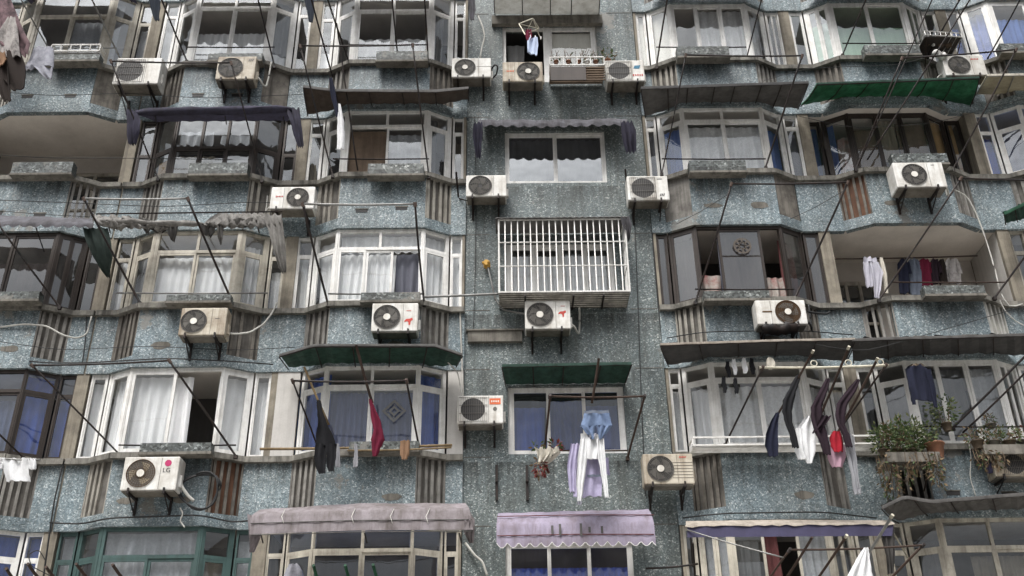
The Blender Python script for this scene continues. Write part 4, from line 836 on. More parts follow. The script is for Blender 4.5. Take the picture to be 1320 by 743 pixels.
def plantshelf():
    y = -.50; A, B = P(709, 83, y), P(779, 83, y); zt, zb, zf = P(745, 74, y).z, P(745, 84, y).z, P(745, 104, y).z; xa, xb = A.x, B.x
    k = thing('plant_shelf', 'dark slatted plant shelf with white rail on the top wall', 'plant shelf', ((xa+xb)/2, y, zf))
    b = MB()
    for z in (zt, zb): b.box(xa, xb, y-.012, y+.012, z-.012, z+.012); b.box(xa, xa+.02, y+.013, .05, z-.012, z+.012); b.box(xb-.02, xb, y+.013, .05, z-.012, z+.012)
    for i in range(5): x = lerp(xa, xb, i/4); b.box(x-.01, x+.01, y-.009, y+.009, zb+.012, zt-.012)
    b.build('rail', 'white_paint', k)
    b = MB(); zz = zb-.03
    for j in range(6): b.box(xa, xb, y+.01+j*.09, y+.08+j*.09, zz-.02, zz)
    b.build('floor_slat', 'board', k)
    b = MB(); u = lerp(xa, xb, .65)
    b.box(xa, u, y-.02, y, zf, zz-.025); b.build('front_panel', 'f_bronze', k)
    b = MB()
    for j in range(6): z = lerp(zf, zz-.06, j/5); b.box(u+.01, xb, y-.02, y, z, z+.022)
    b.build('front_slat', 'board', k)
    for i, (lab, x, n_, st) in enumerate((('leafless potted cutting at the left end of the plant shelf', 717, 12, 3), ('pot with upright bare stems, second on the plant shelf', 733, 4, 5), ('small low pot third along the plant shelf', 746, 0, 3), ('dark budded plant fourth along the plant shelf', 757, 22, 6), ('tall dark leaved plant at the right end of the plant shelf', 768, 46, 6))):
        c = P(x, 82, y+.14); pot_plant(lab, (x, 83), y+.16, .10, .06, (.10, .08, .14), n_, .06, ('leaf', 'dryleaf'), 'clay' if i != 3 else 'white_paint', st, 0, .12, .28, 'potted plants on the plant shelf')
    pot_plant('bushy plant hanging off the right side of the plant shelf', (784, 83), -.25, .13, .09, (.16, .12, .17), 110, .06, ('leaf', 'dryleaf'), 'clay', 3, .1, .12, .2, 'potted plants on the plant shelf')
plantshelf()
def rail_tray(label, x0, x1, y0, y1, Y, mat='white_paint', slats=5):
    A, B = P(x0, y1, Y), P(x1, y1, Y); zt, zb = P((x0+x1)/2, y0, Y).z, (A.z+B.z)/2
    k = thing('sill_shelf', label, 'sill shelf', ((A.x+B.x)/2, Y, zb))
    b = MB(); xa, xb = A.x, B.x
    for z in (zt, zb): b.box(xa, xb, Y-.012, Y+.012, z-.013, z+.013); b.box(xa, xa+.022, Y+.013, -.29, z-.013, z+.013); b.box(xb-.022, xb, Y+.013, -.29, z-.013, z+.013)
    for i in range(6): x = lerp(xa, xb, i/5); b.box(x-.01, x+.01, Y-.009, Y+.009, zb+.013, zt-.013)
    b.build('rail', mat, k); b = MB()
    for j in range(slats): q = lerp(Y+.02, -.36, j/slats); b.box(xa, xb, q, q+.035, zb-.04, zb-.016)
    b.build('slat', mat, k); return k
rail_tray('white metal sill shelf outside the top left bay', 65, 128, 58, 66, -.58)
rail_tray('long white sill shelf under the laundry bay', 893, 1131, 563, 573, -.66)
def junkshelf():
    y = -.75; A, B = P(1193, 45, y), P(1240, 48, y); k = thing('hanging_shelf', 'cluttered white wire shelf hanging between the greenish and blue top windows', 'shelf', A)
    b = MB()
    for dz in (0, .1): 
        b.tube([A+V((0, 0, dz)), B+V((0, 0, dz))], .011, 5); b.tube([A+V((0, 0, dz)), A+V((0, .6, dz))], .011, 5); b.tube([B+V((0, 0, dz)), B+V((0, .6, dz))], .011, 5)
    for i in range(8): p = lerp(A, B, i/7); b.tube([p, p+V((0, 0, .1))], .007, 4); b.tube([p+V((0, 0, -.005)), p+V((0, .6, -.005))], .007, 4)
    b.build('wire_basket', 'white_paint', k)
    b = MB(); b.box(A.x-.02, B.x+.02, y+.02, y+.6, A.z-.05, A.z-.025); b.build('shelf_board', 'f_bronze', k)
    b = MB(); b.tube([A+V((.02, .05, -.05)), A+V((.1, .65, -.6))], .012, 5); b.tube([B+V((-.02, .05, -.05)), B+V((-.1, .65, -.6))], .012, 5); b.build('brace', 'rust', k)
    for i in range(4):
        p = lerp(A, B, .15+.2*i)+V((0, .25, -.03)); lump('plastic_bag', [p+V((-.05, 0, R.uniform(.0, .06))), p+V((.06, 0, R.uniform(.02, .10)))], .05, R.choice(['white_paint', 'k_lgrey', 'board']), .45, 8, **tg('small crumpled bundle lying in the cluttered wire shelf', 'bundle', 'bundles in the wire shelf'))
    lump('plastic_bag', [P(1203, 66, -.6), P(1213, 74, -.55), P(1220, 70, -.6)], .07, 'white_paint', .5, 9, **tg('crumpled white bag stuffed below the cluttered wire shelf', 'bag'))
junkshelf()

# ------------------------------------------------------------------ flower boxes on the bay fronts (part of the facade)
def fbox(x0, x1, y0, y1, mat='tile_dark'):
    Y = -.56; a, b, c = P(x0, (y0+y1)/2, Y), P(x1, (y0+y1)/2, Y), P((x0+x1)/2, y0, Y); d = P((x0+x1)/2, y1, Y)
    m = MB(); z0, z1 = d.z, c.z; m.m = 0; m.box(a.x, b.x, Y, -BP-.089, z0+.035, z1); m.m = 1; m.box(a.x-.012, b.x+.012, Y-.012, -BP-.089, z0-.01, z0+.033); m.m = 2; m.box(a.x+.05, b.x-.05, Y+.05, -BP-.12, z1-.01, z1+.004); m.build('flower_box', [mat, 'cement', 'soil'], BLD)
for q in ((66, 128, 70, 79), (268, 338, 69, 79), (485, 551, 66, 79), (873, 940, 60, 74), (1115, 1186, 58, 71), (15, 93, 209, 225), (243, 319, 210, 226), (474, 546, 211, 226), (889, 962, 207, 222), (1150, 1222, 198, 212), (-40, 50, 376, 388), (214, 297, 380, 390), (465, 541, 377, 389), (908, 992, 375, 387), (1192, 1270, 368, 381), (180, 272, 571, 585), (450, 540, 569, 582), (-70, -20, 571, 585), (1290, 1360, 56, 68)): fbox(*q)

# ------------------------------------------------------------------ planted ledges, lower right
def ledge(label, px, Y, w, dep):
    a = P(*px, Y); k = thing('plant_ledge', label, 'plant ledge', a)
    b = MB(); b.box(a.x, a.x+w, Y, Y+dep, a.z-.07, a.z); b.box(a.x-.01, a.x+w+.01, Y-.035, Y-.003, a.z-.11, a.z+.05); b.build('tray', 'cement', k)
    for u in (.15, .85): MB().tube([(a.x+w*u, Y+.03, a.z-.075), (a.x+w*u, Y+dep-.01, a.z-.42)], .014, 5).build('brace', 'rust', k)
    return k, a
k, a = ledge('weathered cement ledge loaded with green bushes beside the laundry bay', (1142, 588), -.85, .85, .55)
for i, (x, y, rx, rz, n) in enumerate(((1140, 566, .22, .20, 240), (1158, 556, .26, .24, 300), (1176, 553, .27, .30, 340), (1196, 560, .18, .2, 170))):
    pot_plant(('trailing bush at the left end of the planted cement ledge', 'pale tipped bush second on the planted cement ledge', 'tall feathery bush in the middle of the planted cement ledge', 'low bush at the right end of the planted cement ledge')[i], (x, 588), -.62,   .16, .09, (rx*1.15, .28, rz*1.15), int(n*1.7), .07, ('leaf', 'leaf2' if i != 1 else 'dryleaf'), 'f_wood' if i != 3 else 'white_paint', 9, 0, .2, .3, 'bushes on the planted ledges')
def vine(label, px, Y, n=150, l=.75, w=.16):
    c = P(*px, Y); k = thing('dry_vine', label, 'vine', c); b = MB()
    for i in range(9):
        x = R.uniform(-w, w); b.tube(resample([c+V((x, R.uniform(-.05, .1), .05)), c+V((x+R.uniform(-.06, .06), -.05, -l*.5)), c+V((x+R.uniform(-.12, .12), 0, -l*R.uniform(.5, 1)))], 6), .006, 4)
    b.build('stem', 'twig', k); leaves(c+V((0, 0, -l*.45)), (w*1.1, .12, l*.5), n, .07, ('dryleaf', 'leaf'), .6, 'foliage', k)
vine('dry brown vine drooping from the left end of the planted cement ledge', (1142, 590), -.85)
vine('straggly brown vine trailing in front of the planted cement ledge', (1185, 586), -.89, 90, .35, .3)
vine('tangled green and brown vine spilling over the right end of the planted cement ledge', (1202, 590), -.86, 130, .5, .14)
vine('short green vine hanging below the planted cement ledge', (1162, 598), -.84, 60, .45, .14)
pot_plant('round orange clay pot tipped at the right end of the cement ledge', (1208, 592), -.7, .3, .24, (.1, .1, .1), 14, .06, ('dryleaf', 'leaf'), 'clay', 3, 0, .1)
pot_plant('loose green plant on the sill behind the two black poles', (1222, 556), -.5, .16, .12, (.26, .18, .28), 260, .07, ('leaf', 'leaf2'), 'f_wood', 5, 0, .22, .35, 'bushes on the planted ledges')
k2, a2 = ledge('crooked stone ledge with dry plants at the right edge', (1268, 578), -.75, 1.1, .45)
for i, (x, n, mats) in enumerate(((1262, 90, ('dryleaf', 'leaf')), (1282, 120, ('leaf', 'dryleaf')), (1303, 130, ('leaf', 'leaf2')), (1322, 80, ('dryleaf', 'redleaf')))):
    pot_plant(('withered plant at the left end of the crooked stone ledge', 'mixed plant second on the crooked stone ledge', 'green plant third on the crooked stone ledge', 'rust leaved plant at the right end of the crooked stone ledge')[i], (x, 579), -.6, .2, .12, (.24, .2, .16), int(n*1.4), .06, mats, 'cement' if i % 2 else 'f_wood', 4, .1, .1, .2, 'bushes on the planted ledges')
vine('grey dry vine drooping over the crooked stone ledge', (1272, 580), -.76, 110, .35, .25)
pot_plant('round cactus like plant on the sill behind the right edge poles', (1278, 552), -.42, .17, .05, (.10, .10, .10), 130, .05, ('dryleaf', 'leaf'), 'cement', 3, 0, .09, .1)
# flowers wrapped in paper on the middle rack
def wrapped():
    c = P(707, 592, -.75); k = thing('hanging_bouquet', 'dried bouquet wrapped in cream paper hanging below the middle window', 'bouquet', c)
    b = MB(); rows = []
    for (y, xl, xr) in ((577, 688, 720), (584, 692, 722), (592, 694, 712), (598, 693, 703)): rows.append([lerp(P(xl, y, -.8), P(xr, y, -.8), i/10)+V((0, .06*sin(i*1.9+y), .02*sin(i*2.3))) for i in range(11)])
    b.loft(rows); b.build('wrapping', 'k_cream', k)
    leaves(P(716, 575, -.78), (.13, .1, .09), 60, .08, ('redleaf', 'leaf'), 0, 'foliage', k); leaves(P(697, 603, -.78), (.11, .08, .16), 110, .08, ('redleaf', 'dryleaf'), .7, 'dry_leaves', k); leaves(P(693, 576, -.78), (.1, .08, .07), 24, .08, ('leaf', 'dryleaf'), 0, 'green_leaves', k)
wrapped()

# ------------------------------------------------------------------ laundry
LG_ = 'laundry hung out on the racks'
def garment(name, label, mat, strips, Y, cat='clothes', n=9, fold=.03, group=LG_):
    b = MB(); mats = mat if isinstance(mat, list) else [mat]
    for si, st in enumerate(strips):
        m_ = 0
        if isinstance(st, tuple): m_, st = st
        b.m = m_; rs = []; ph = R.uniform(0, 6); yo = -.012*si
        # refine rows
        fine = []
        for q0, q1 in zip(st, st[1:]):
            for t in (0, .34, .67): fine.append(tuple(lerp(u, v, t) for u, v in zip(q0, q1)))
        fine.append(st[-1])
        for ri, q in enumerate(fine):
            y, xl, xr = q[:3]; xl += R.uniform(-.5, .5); xr += R.uniform(-.5, .5); Yq = q[3] if len(q) > 3 else Y
            a, c = P(xl, y, Yq+yo), P(xr, y, Yq+yo); w = (c-a).length; f = min(fold, w*.14)
            rs.append([lerp(a, c, i/(n-1))+V((0, f*sin(i*1.5+ph+ri*.13)+f*.7*sin(i*.7+ph*2-ri*.3), .006*sin(i*2+ri)*(1 if 0 < ri < len(fine)-1 else 1.5))) for i in range(n)])
        b.loft(rs); b.loft([[p+V((0, .025+.006*sin(i), 0)) for i, p in enumerate(r_)] for r_ in rs])
        for e in (0, n-1): b.loft([[r_[e], r_[e]+V((0, .025, 0))] for r_ in rs])
        b.loft([rs[-1], [p+V((0, .025, 0)) for p in rs[-1]]])
    return b.build(name, mats, None, **tg(label, cat, group))
garment('blanket', 'faded pink patterned blanket hanging at the top left corner', 'k_blanket', [[(-12, -30, 10), (18, -30, 22), (40, -30, 31), (58, -10, 40), (70, 12, 36)]], -1.25, 'blanket', 13, .05)
garment('patterned_shirt', 'black and white patterned shirt beneath the pink blanket', 'k_floral', [[(22, 10, 20), (40, 0, 23), (58, -6, 24), (73, -4, 26)]], -1.32, n=11)
garment('brown_trousers', 'dark brown trousers hanging below the patterned shirt at top left', 'k_brown', [[(66, -8, 26), (84, -6, 32), (98, 2, 33), (115, 14, 32)], [(80, -8, 10), (110, -4, 12), (130, 4, 14)]], -1.28)
garment('leather_cap', 'tan crumpled cap at the left edge below the pink blanket', 'k_tan', [[(66, -10, 6), (76, -12, 8), (84, -12, 3)]], -1.36, 'cap')
garment('grey_trousers', 'pale grey striped trousers hanging at the top left beside the brown trousers', 'k_lgrey', [[(61, 42, 68), (74, 37, 69), (86, 31, 68)], [(84, 27, 45), (89, 27, 40)], [(86, 44, 69), (95, 52, 68), (101, 60, 66)]], -1.2)
garment('blue_rag', 'dark slate rag hanging at the top edge left of the white framed bay', 'k_slate', [[(-8, 190, 206), (10, 194, 206), (26, 199, 205)]], -1.1, 'rag')
garment('grey_rag', 'dark grey blue rag hanging at the top edge over the black rack', 'k_slate', [[(-8, 390, 404), (12, 395, 405), (28, 398, 403)]], -1.2, 'rag')
garment('purple_rag', 'lilac grey rag hanging at the top edge beside the bare wall', 'a_grey', [[(-8, 603, 612), (12, 604, 613), (25, 606, 611)]], -.6, 'rag')
garment('navy_rag', 'navy and white rag dangling from the brown sheet canopy', ['k_navy', 'k_white'], [(0, [(100, 424, 428), (112, 425, 431), (128, 427, 434), (150, 433, 438)]), (1, [(134, 436, 439), (150, 435, 442), (170, 434, 444), (192, 434, 443)])], -1.02, 'rag')
# peg hanger with small wash, top middle
def peg_hanger():
    y = -.95; q = [P(669, 31, y), P(687, 24, y), P(695, 37, y), P(677, 45, y)]; k = thing('peg_hanger', 'white square peg hanger tilted before the open top window', 'peg hanger', q[3]); b = MB()
    o = V((0, .25, .02))
    for i in range(4): b.tube([q[i], q[(i+1) % 4]], .012, 6)
    b.tube([q[0], q[2]], .009, 5); b.tube([q[1], q[3]], .009, 5); b.tube([q[1], P(696, 48, y)], .012, 6); b.build('frame', 'cream_pole', k)
    b = MB()
    for p in (P(679, 46, y), P(684, 46, y), P(690, 47, y), P(697, 48, y)): b.box(p.x-.012, p.x+.012, p.y-.012, p.y+.012, p.z-.06, p.z+.01)
    b.build('peg', 'white_paint', k)
peg_hanger()
garment('pale_blue_cloth', 'pale blue cloth pegged below the square hanger', 'k_sky', [[(48, 683, 693), (54, 680, 694), (68, 680, 693), (70, 684, 692)]], -.95)
garment('red_cloth', 'small dark red cloth pegged under the left corner of the square hanger', 'k_wine', [[(38, 678, 684), (46, 677, 686), (52, 679, 684)]], -.97)
garment('lilac_trousers', 'lilac grey trousers hanging at the left of the open balcony', 'k_palegrey', [[(332, 1113, 1129), (338, 1113, 1131)], [(338, 1113, 1122), (352, 1114, 1124), (370, 1117, 1125)], [(338, 1121, 1132), (352, 1124, 1138), (368, 1126, 1136), (384, 1127, 1133)]], -.15)
garment('beige_strap', 'narrow beige cloth beside the lilac trousers on the open balcony', 'k_cream', [[(332, 1134, 1138), (352, 1138, 1144), (378, 1140, 1146)]], -.1)
CB = 'clothes in the row on the open balcony'
for lab, mt, x0, x1, y1 in (('navy jacket at the left of the row on the open balcony', 'k_navy', 1158, 1172, 378), ('dark blue coat second in the row on the open balcony', 'k_jean', 1170, 1186, 380), ('wine red top in the row on the open balcony', 'k_wine', 1184, 1201, 368), ('plum shirt in the row on the open balcony', 'k_plum', 1199, 1212, 366), ('brown shirt in the row on the open balcony', 'k_brown', 1209, 1219, 364), ('black and white patterned blouse at the right of the row on the open balcony', 'k_floral', 1218, 1237, 366)):
    garment(mt.replace('k_', '').replace('floral', 'patterned').replace('wine', 'red').replace('jean', 'blue')+'_'+('jacket' if x0 < 1165 else 'coat' if x0 < 1175 else 'shirt'), lab, mt, [[(334, x0+3, x1-3), (339, x0, x1-1), (354, x0+1, x1+1), (y1, x0+3, x1+2)], [(338, x1-4, x1), (352, x1-1, x1+4)]], .33+R.uniform(-.03, .03), group=CB)
garment('black_trousers', 'black trousers hanging under the left side of the dark green canopy', 'k_black', [[(516, 408, 413), (530, 409, 416), (545, 410, 421), (560, 408, 429), (574, 408, 433)], [(572, 407, 421), (590, 405, 420), (604, 407, 420), (610, 410, 419)], [(572, 419, 434), (588, 421, 433), (600, 421, 431), (607, 423, 430)]], -1.05)
garment('wine_red_blouse', 'wine red top hanging in front of the diamond paper window', 'k_wine', [[(514, 475, 479), (530, 477, 485), (544, 479, 491), (554, 481, 493), (566, 478, 495), (576, 479, 490), (588, 480, 486)]], -1.05)
garment('tan_glove', 'tan glove hanging from the bamboo pole under the diamond paper window', 'k_tan', [[(568, 516, 528), (578, 515, 528), (586, 516, 527), (592, 518, 524)]], -.62, 'glove')
for lab, x in (('grey sock left of two on the bamboo pole', 434), ('grey sock right of two on the bamboo pole', 457)):
    garment('sock', lab, 'k_grey', [[(572, x, x+3), (586, x-1, x+4), (596, x-2, x+5), (602, x-2, x+4)]], -.62, 'sock', 7, group='grey socks on the bamboo pole')
garment('denim_shorts', 'blue denim shorts at the top of the wash on the middle rack', 'k_denim', [[(530, 754, 784), (540, 751, 787), (549, 748, 789)], [(549, 748, 768), (555, 753, 767), (561, 759, 766), (566, 763, 766)], [(549, 768, 789), (555, 770, 784), (561, 771, 779), (566, 772, 775)]], -1.20, n=11)
garment('white_shirt', 'white long sleeved shirt below the denim shorts', 'k_white', [[(560, 748, 777), (574, 749, 777), (584, 750, 775), (592, 752, 773)], [(566, 748, 757), (590, 745, 757), (620, 743, 754), (644, 744, 750), (650, 745, 749)], [(566, 769, 778), (590, 771, 780), (620, 776, 783), (641, 780, 785)]], -1.15, n=11)
garment('lilac_shirt', 'lilac shirt hanging behind the white shirt on the middle rack', 'k_lilac', [[(574, 741, 776), (596, 742, 776), (618, 741, 777), (640, 739, 775)], [(572, 736, 747), (600, 731, 743), (624, 733, 742), (634, 735, 743)], [(590, 776, 784), (612, 779, 786)]], -1.02, n=11)
garment('white_tshirt', 'white T shirt drying on the rack at the lower left edge', 'k_white', [[(591, 4, 40), (600, 5, 37), (612, 6, 37), (620, 7, 39)], [(591, -4, 8), (598, -5, 5), (604, -4, 3)], [(591, 35, 45), (598, 37, 46), (605, 38, 45)]], -1.0, n=11)
pole('pale stick holding the white T shirt at the lower left edge', (-10, 590), -1.0, (52, 593), -1.0, .012, 'steel')
# bay D4
yl = yD4-.05
garment('black_leggings', 'black leggings slung over the leftmost pole of the cream bar rack', 'k_black', [[(483, 1027, 1033), (500, 1018, 1028), (515, 1010, 1024), (530, 1009, 1021), (545, 1012, 1022), (560, 1018, 1027), (577, 1022, 1031)]], yl, n=9)
garment('navy_shorts', 'small navy garment low on the leftmost pole of the cream bar rack', 'k_navy', [[(532, 1000, 1005), (545, 993, 1003), (560, 987, 1002), (575, 986, 1003), (588, 990, 1002)]], yl+.15)
garment('plum_leggings', 'dark plum leggings over the middle pole of the cream bar rack', 'k_plum', [[(488, 1065, 1071), (508, 1054, 1066), (524, 1046, 1060), (540, 1046, 1060), (556, 1050, 1066), (572, 1058, 1070), (586, 1063, 1072)], [(536, 1060, 1072), (548, 1052, 1064), (558, 1047, 1054)]], yl)
garment('purple_leggings', 'purplish leggings over the rightmost pole of the cream bar rack', 'k_plum', [[(489, 1104, 1109), (505, 1090, 1104), (520, 1079, 1093), (535, 1077, 1090), (547, 1080, 1090), (560, 1086, 1096), (576, 1091, 1100)]], yl-.1)
garment('white_blouse', 'white blouse crumpled between the black and plum leggings', 'k_white', [[(536, 1040, 1049), (550, 1029, 1050), (568, 1029, 1052), (584, 1034, 1051), (597, 1041, 1047)], [(552, 1026, 1034), (580, 1025, 1036), (592, 1030, 1040)]], yl+.1)
garment('red_jersey', 'bright red garment bunched under the purplish leggings', 'k_red', [[(556, 1074, 1084), (562, 1071, 1087), (574, 1072, 1088), (582, 1076, 1087)]], yl+.06)
garment('pink_shirt', 'pale pink garment below the bright red one', 'k_pink', [[(574, 1069, 1090), (588, 1068, 1092), (602, 1074, 1086)]], yl+.14)
garment('grey_jeans', 'narrow grey jeans hanging lowest on the cream bar rack', 'k_grey', [[(560, 1086, 1097), (580, 1090, 1101), (610, 1097, 1106), (634, 1101, 1109)], [(562, 1090, 1100), (590, 1098, 1104), (630, 1104, 1109)], [(630, 1100, 1110), (637, 1102, 1110)]], yl+.02)
for i, (lab, x, y, mt) in enumerate((('black sock at the left of the small wash under the tarred canopy', 936, 466, 'k_black'), ('white sock second in the small wash under the tarred canopy', 944, 463, 'k_white'), ('white underwear third in the small wash under the tarred canopy', 957, 461, 'k_white'), ('long black sock at the right of the small wash under the tarred canopy', 967, 462, 'k_black'), ('black sock dangling lower left under the tarred canopy', 931, 486, 'k_black'), ('black sock dangling lower right under the tarred canopy', 946, 487, 'k_black'))):
    garment('sock', lab, mt, [[(y, x, x+4), (y+8, x-1, x+5), (y+14, x+1, x+7), (y+20, x+2, x+6)]], -.75, 'sock', 7, .01, 'small wash under the tarred canopy')
pole('thin rod with the small wash under the tarred canopy', (928, 462), -.75, (980, 459), -.75, .007, 'steel')
garment('beige_soft_toy', 'cream soft bundle hung at the left end of the cream crossbar', 'k_cream', [[(461, 990, 995), (465, 988, 998), (471, 989, 1000), (476, 991, 996)]], -.9, 'bundle', 7)
garment('navy_shirt', 'navy shirt hanging alone before the door framed window at right', 'k_navy', [[(471, 1172, 1191), (476, 1167, 1197), (490, 1170, 1199), (506, 1174, 1203), (516, 1176, 1205)], [(476, 1192, 1199), (500, 1199, 1205), (525, 1205, 1209)], [(500, 1174, 1178), (521, 1176, 1181)]], -.95, n=11)
garment('purple_cloth', 'dark purple cloth hanging under the crooked stone ledge', 'a_indigo', [[(588, 1272, 1288), (600, 1271, 1289), (610, 1273, 1286)]], -.55, 'rag')
garment('white_cloth', 'white cloth draped over the rusty rack at the bottom', 'k_white', [[(706, 1114, 1119), (720, 1105, 1122), (736, 1096, 1125), (756, 1088, 1130)]], -1.7, 'cloth', 13)
garment('grey_bundle', 'grey cloth bundle behind the dark window under the mauve awning', 'k_lgrey', [[(727, 372, 384), (736, 367, 390), (750, 364, 394)]], -.10, 'bundle')
for i, (lab, pts) in enumerate((('tan paper medallion stuck on the dark bronze window', 0), ('translucent diamond paper stuck on the window above the bamboo poles', 1))):
    b = MB()
    if i == 0:
        c = P(957, 317, -.212); b.disc((c.x, -.212, c.z), .17, 30, r0=.135); b.disc((c.x, -.212, c.z), .08, 20, r0=.05)
        for a_ in range(8): t_ = a_*pi/4; b.poly([(c.x+cos(t_-.12)*.05, -.212, c.z+sin(t_-.12)*.05), (c.x+cos(t_+.12)*.05, -.212, c.z+sin(t_+.12)*.05), (c.x+cos(t_+.16)*.135, -.212, c.z+sin(t_+.16)*.135), (c.x+cos(t_-.16)*.135, -.212, c.z+sin(t_-.16)*.135)])
        b.build('paper_medallion', 'medal', None, **tg(lab, 'paper ornament'))
    else:
        c = P(508, 530, -.212)
        for r0, r1 in ((.15, .21), (.05, .10)):
            o_ = [(1, 0), (0, 1), (-1, 0), (0, -1)]
            for a_ in range(4):
                (u0, v0), (u1, v1) = o_[a_], o_[(a_+1) % 4]; b.poly([(c.x+u0*r0, -.212, c.z+v0*r0), (c.x+u0*r1, -.212, c.z+v0*r1), (c.x+u1*r1, -.212, c.z+v1*r1), (c.x+u1*r0, -.212, c.z+v1*r0)])
        for a_ in range(12):
            t_ = a_*pi/6; b.box(c.x+cos(t_)*.115-.012, c.x+cos(t_)*.115+.012, -.214, -.211, c.z+sin(t_)*.115-.012, c.z+sin(t_)*.115+.012)
        b.build('paper_diamond', 'c_grey', None, **tg(lab, 'paper ornament'))

# ------------------------------------------------------------------ pipes, hoses and cables
def cable(label, pts, r=.008, mat='cable_k', n=24, name='cable', cat='cable', group=None):
    q = resample([P(*p) for p in pts], 4*len(pts)); s = [q[0]]
    for i in range(1, len(q)-1): s.append((q[i-1]+q[i]*2+q[i+1])/4)
    s.append(q[-1]); return MB().tube(resample(s, n), r, 6).build(name, mat, None, **tg(label, cat, group))
cable('grey green plastic pipe from the galvanised rack to the barred cage', [(546, 383, -.48), (600, 381, -.44), (643, 379, -.42)], .022, 'steel', name='plastic_pipe', cat='pipe')
cable('thin white pipe running down beside the white curtained bay', [(593, 400, -.02), (594, 430, -.02), (596, 480, -.02), (597, 512, -.10)], .016, 'cable_w', name='drain_pipe', cat='pipe')
cable('white hose curling down from the top storey window to an air conditioner', [(616, 20, -.05), (622, 34, -.1), (625, 48, -.12), (621, 62, -.14), (619, 74, -.2)], .018, 'cable_w', name='hose', cat='hose')
cable('black hose loop beside the top wall air conditioner', [(632, 104, 0), (640, 96, -.12), (642, 86, -.2), (638, 83, -.2), (633, 90, -.1), (634, 98, -.05)], .018, 'cable_k', name='hose', cat='hose')
cable('white hose arching from the second storey unit to the left', [(0, 422, -.3), (30, 418, -.34), (60, 420, -.34), (80, 432, -.3), (98, 437, -.2), (112, 432, -.1), (118, 408, -.1)], .016, 'cable_w', name='hose', cat='hose')
cable('white hose rising from the cream hubbed unit to the cream framed bay sill', [(288, 429, -.5), (304, 431, -.45), (322, 429, -.36), (340, 418, -.2), (352, 402, -.1), (357, 390, -.1)], .017, 'cable_w', name='hose', cat='hose')
cable('grey hose from the yellow wall fitting to the cage air conditioner', [(629, 345, -.1), (633, 362, -.1), (638, 385, -.08), (648, 400, -.06), (664, 403, -.1), (677, 405, -.15)], .017, 'steel', name='hose', cat='hose')
b = MB(); c = P(627, 340, -.04); b.tube([c+V((0, .1, 0)), c+V((0, -.06, 0))], .055, 10); b.tube([c+V((-.08, -.02, .0)), c+V((.06, -.02, .02))], .028, 8); b.tube([c+V((.04, -.05, 0)), c+V((.05, -.05, -.1))], .028, 8); b.build('wall_fitting', 'yellow', None, **tg('yellow foam covered pipe fitting on the bare wall left of the cage', 'pipe fitting'))
def coil():
    c = P(258, 633, -.42); pts = []
    for t in range(60):
        a_ = t/59*2*pi*2.3; rr = .30+.03*sin(t*.7); pts.append(c+V((cos(a_)*rr*1.05, -.0-.03*t/60, sin(a_)*rr*.98)))
    MB().tube(pts, .017, 6).build('hose_coil', 'cable_k', None, **tg('black hose coiled on the wall right of the letters LG unit', 'hose'))
coil()
cable('taped white pipe dangling from the right side of the letters LG unit', [(226, 612, -.5), (232, 622, -.52), (237, 632, -.5), (243, 640, -.45), (250, 646, -.42)], .026, 'cable_w', name='taped_pipe', cat='pipe')
cable('black pipe leaving the rust stained unit to the right', [(1041, 402, -.5), (1053, 404, -.4), (1066, 405, -.36), (1070, 402, -.34)], .02, 'cable_k', name='taped_pipe', cat='pipe')
cable('white cable sweeping down across the right end of the open balcony', [(1228, 244, -.35), (1246, 252, -.3), (1256, 270, -.3), (1268, 300, -.3), (1282, 345, -.3), (1290, 380, -.35), (1302, 398, -.35), (1318, 392, -.35)], .013, 'cable_w')
cable('white cable hanging in a bow at the right edge below the open balcony', [(1288, 386, -.35), (1296, 402, -.35), (1310, 415, -.3), (1325, 422, -.3)], .010, 'cable_w')
cable('black cable hanging down the joint left of the letters LG unit', [(112, 400, -.02), (110, 440, -.04), (106, 470, -.05)], .010)
cable('black cable running down the seam in the lower left corner', [(82, 594, -.06), (76, 620, -.06), (70, 645, -.06), (62, 700, -.06), (56, 745, -.06)], .014)
cable('black cable tangle bowing over the pillar in the lower left corner', [(70, 745, -.1), (40, 730, -.2), (36, 715, -.2), (50, 708, -.15), (58, 722, -.1)], .008)
cable('black cable slung under the lower left bays', [(20, 464, -.1), (60, 468, -.45), (110, 468, -.35), (180, 464, -.4), (215, 462, -.45), (300, 466, -.4), (352, 470, -.1)], .012)
cable('black cable slung along the green framed window head', [(64, 674, -.1), (105, 676, -.12), (140, 668, -.38), (260, 664, -.38), (300, 674, -.12), (330, 670, -.3)], .014)
cable('thin black cable at the left under the scalloped grey awning', [(0, 272, -.4), (60, 277, -.4), (122, 280, -.4)], .006)
cable('thin black wire slung across the open loggia at upper left', [(0, 200, -.36), (60, 204, -.36), (160, 204, -.36), (300, 206, -.36)], .007)
cable('long black wire slung over the second storey spandrels', [(-5, 258, -.36), (100, 262, -.36), (210, 267, -.36), (330, 260, -.36), (425, 266, -.36)], .007)
cable('thin wire crossing under the dark bronze bay to the open balcony', [(872, 289, -.36), (905, 272, -.37), (940, 250, -.5)], .006)
cable('thin wire from the right strut of the bronze bay rack to the soffit', [(1018, 283, -.36), (1050, 268, -.4), (1088, 246, -.6)], .006)
cable('black drain line down the right side of the bare wall', [(838, 262, .04), (843, 330, .04), (849, 400, .04), (854, 440, .04)], .012)
cable('black drain line down the lower right side of the bare wall', [(862, 520, .04), (868, 600, .04), (876, 680, .04), (880, 745, .04)], .012)
cable('thin dark cable along the wall seam right of the white shirt bay', [(598, 400, .03), (598, 440, .03), (596, 520, .03), (594, 600, .03)], .010)
cable('looped wire below the plum stained awning end', [(600, 700, 0), (612, 716, -.05), (622, 724, -.1), (628, 742, -.1)], .02, 'cable_w', name='hose', cat='hose')
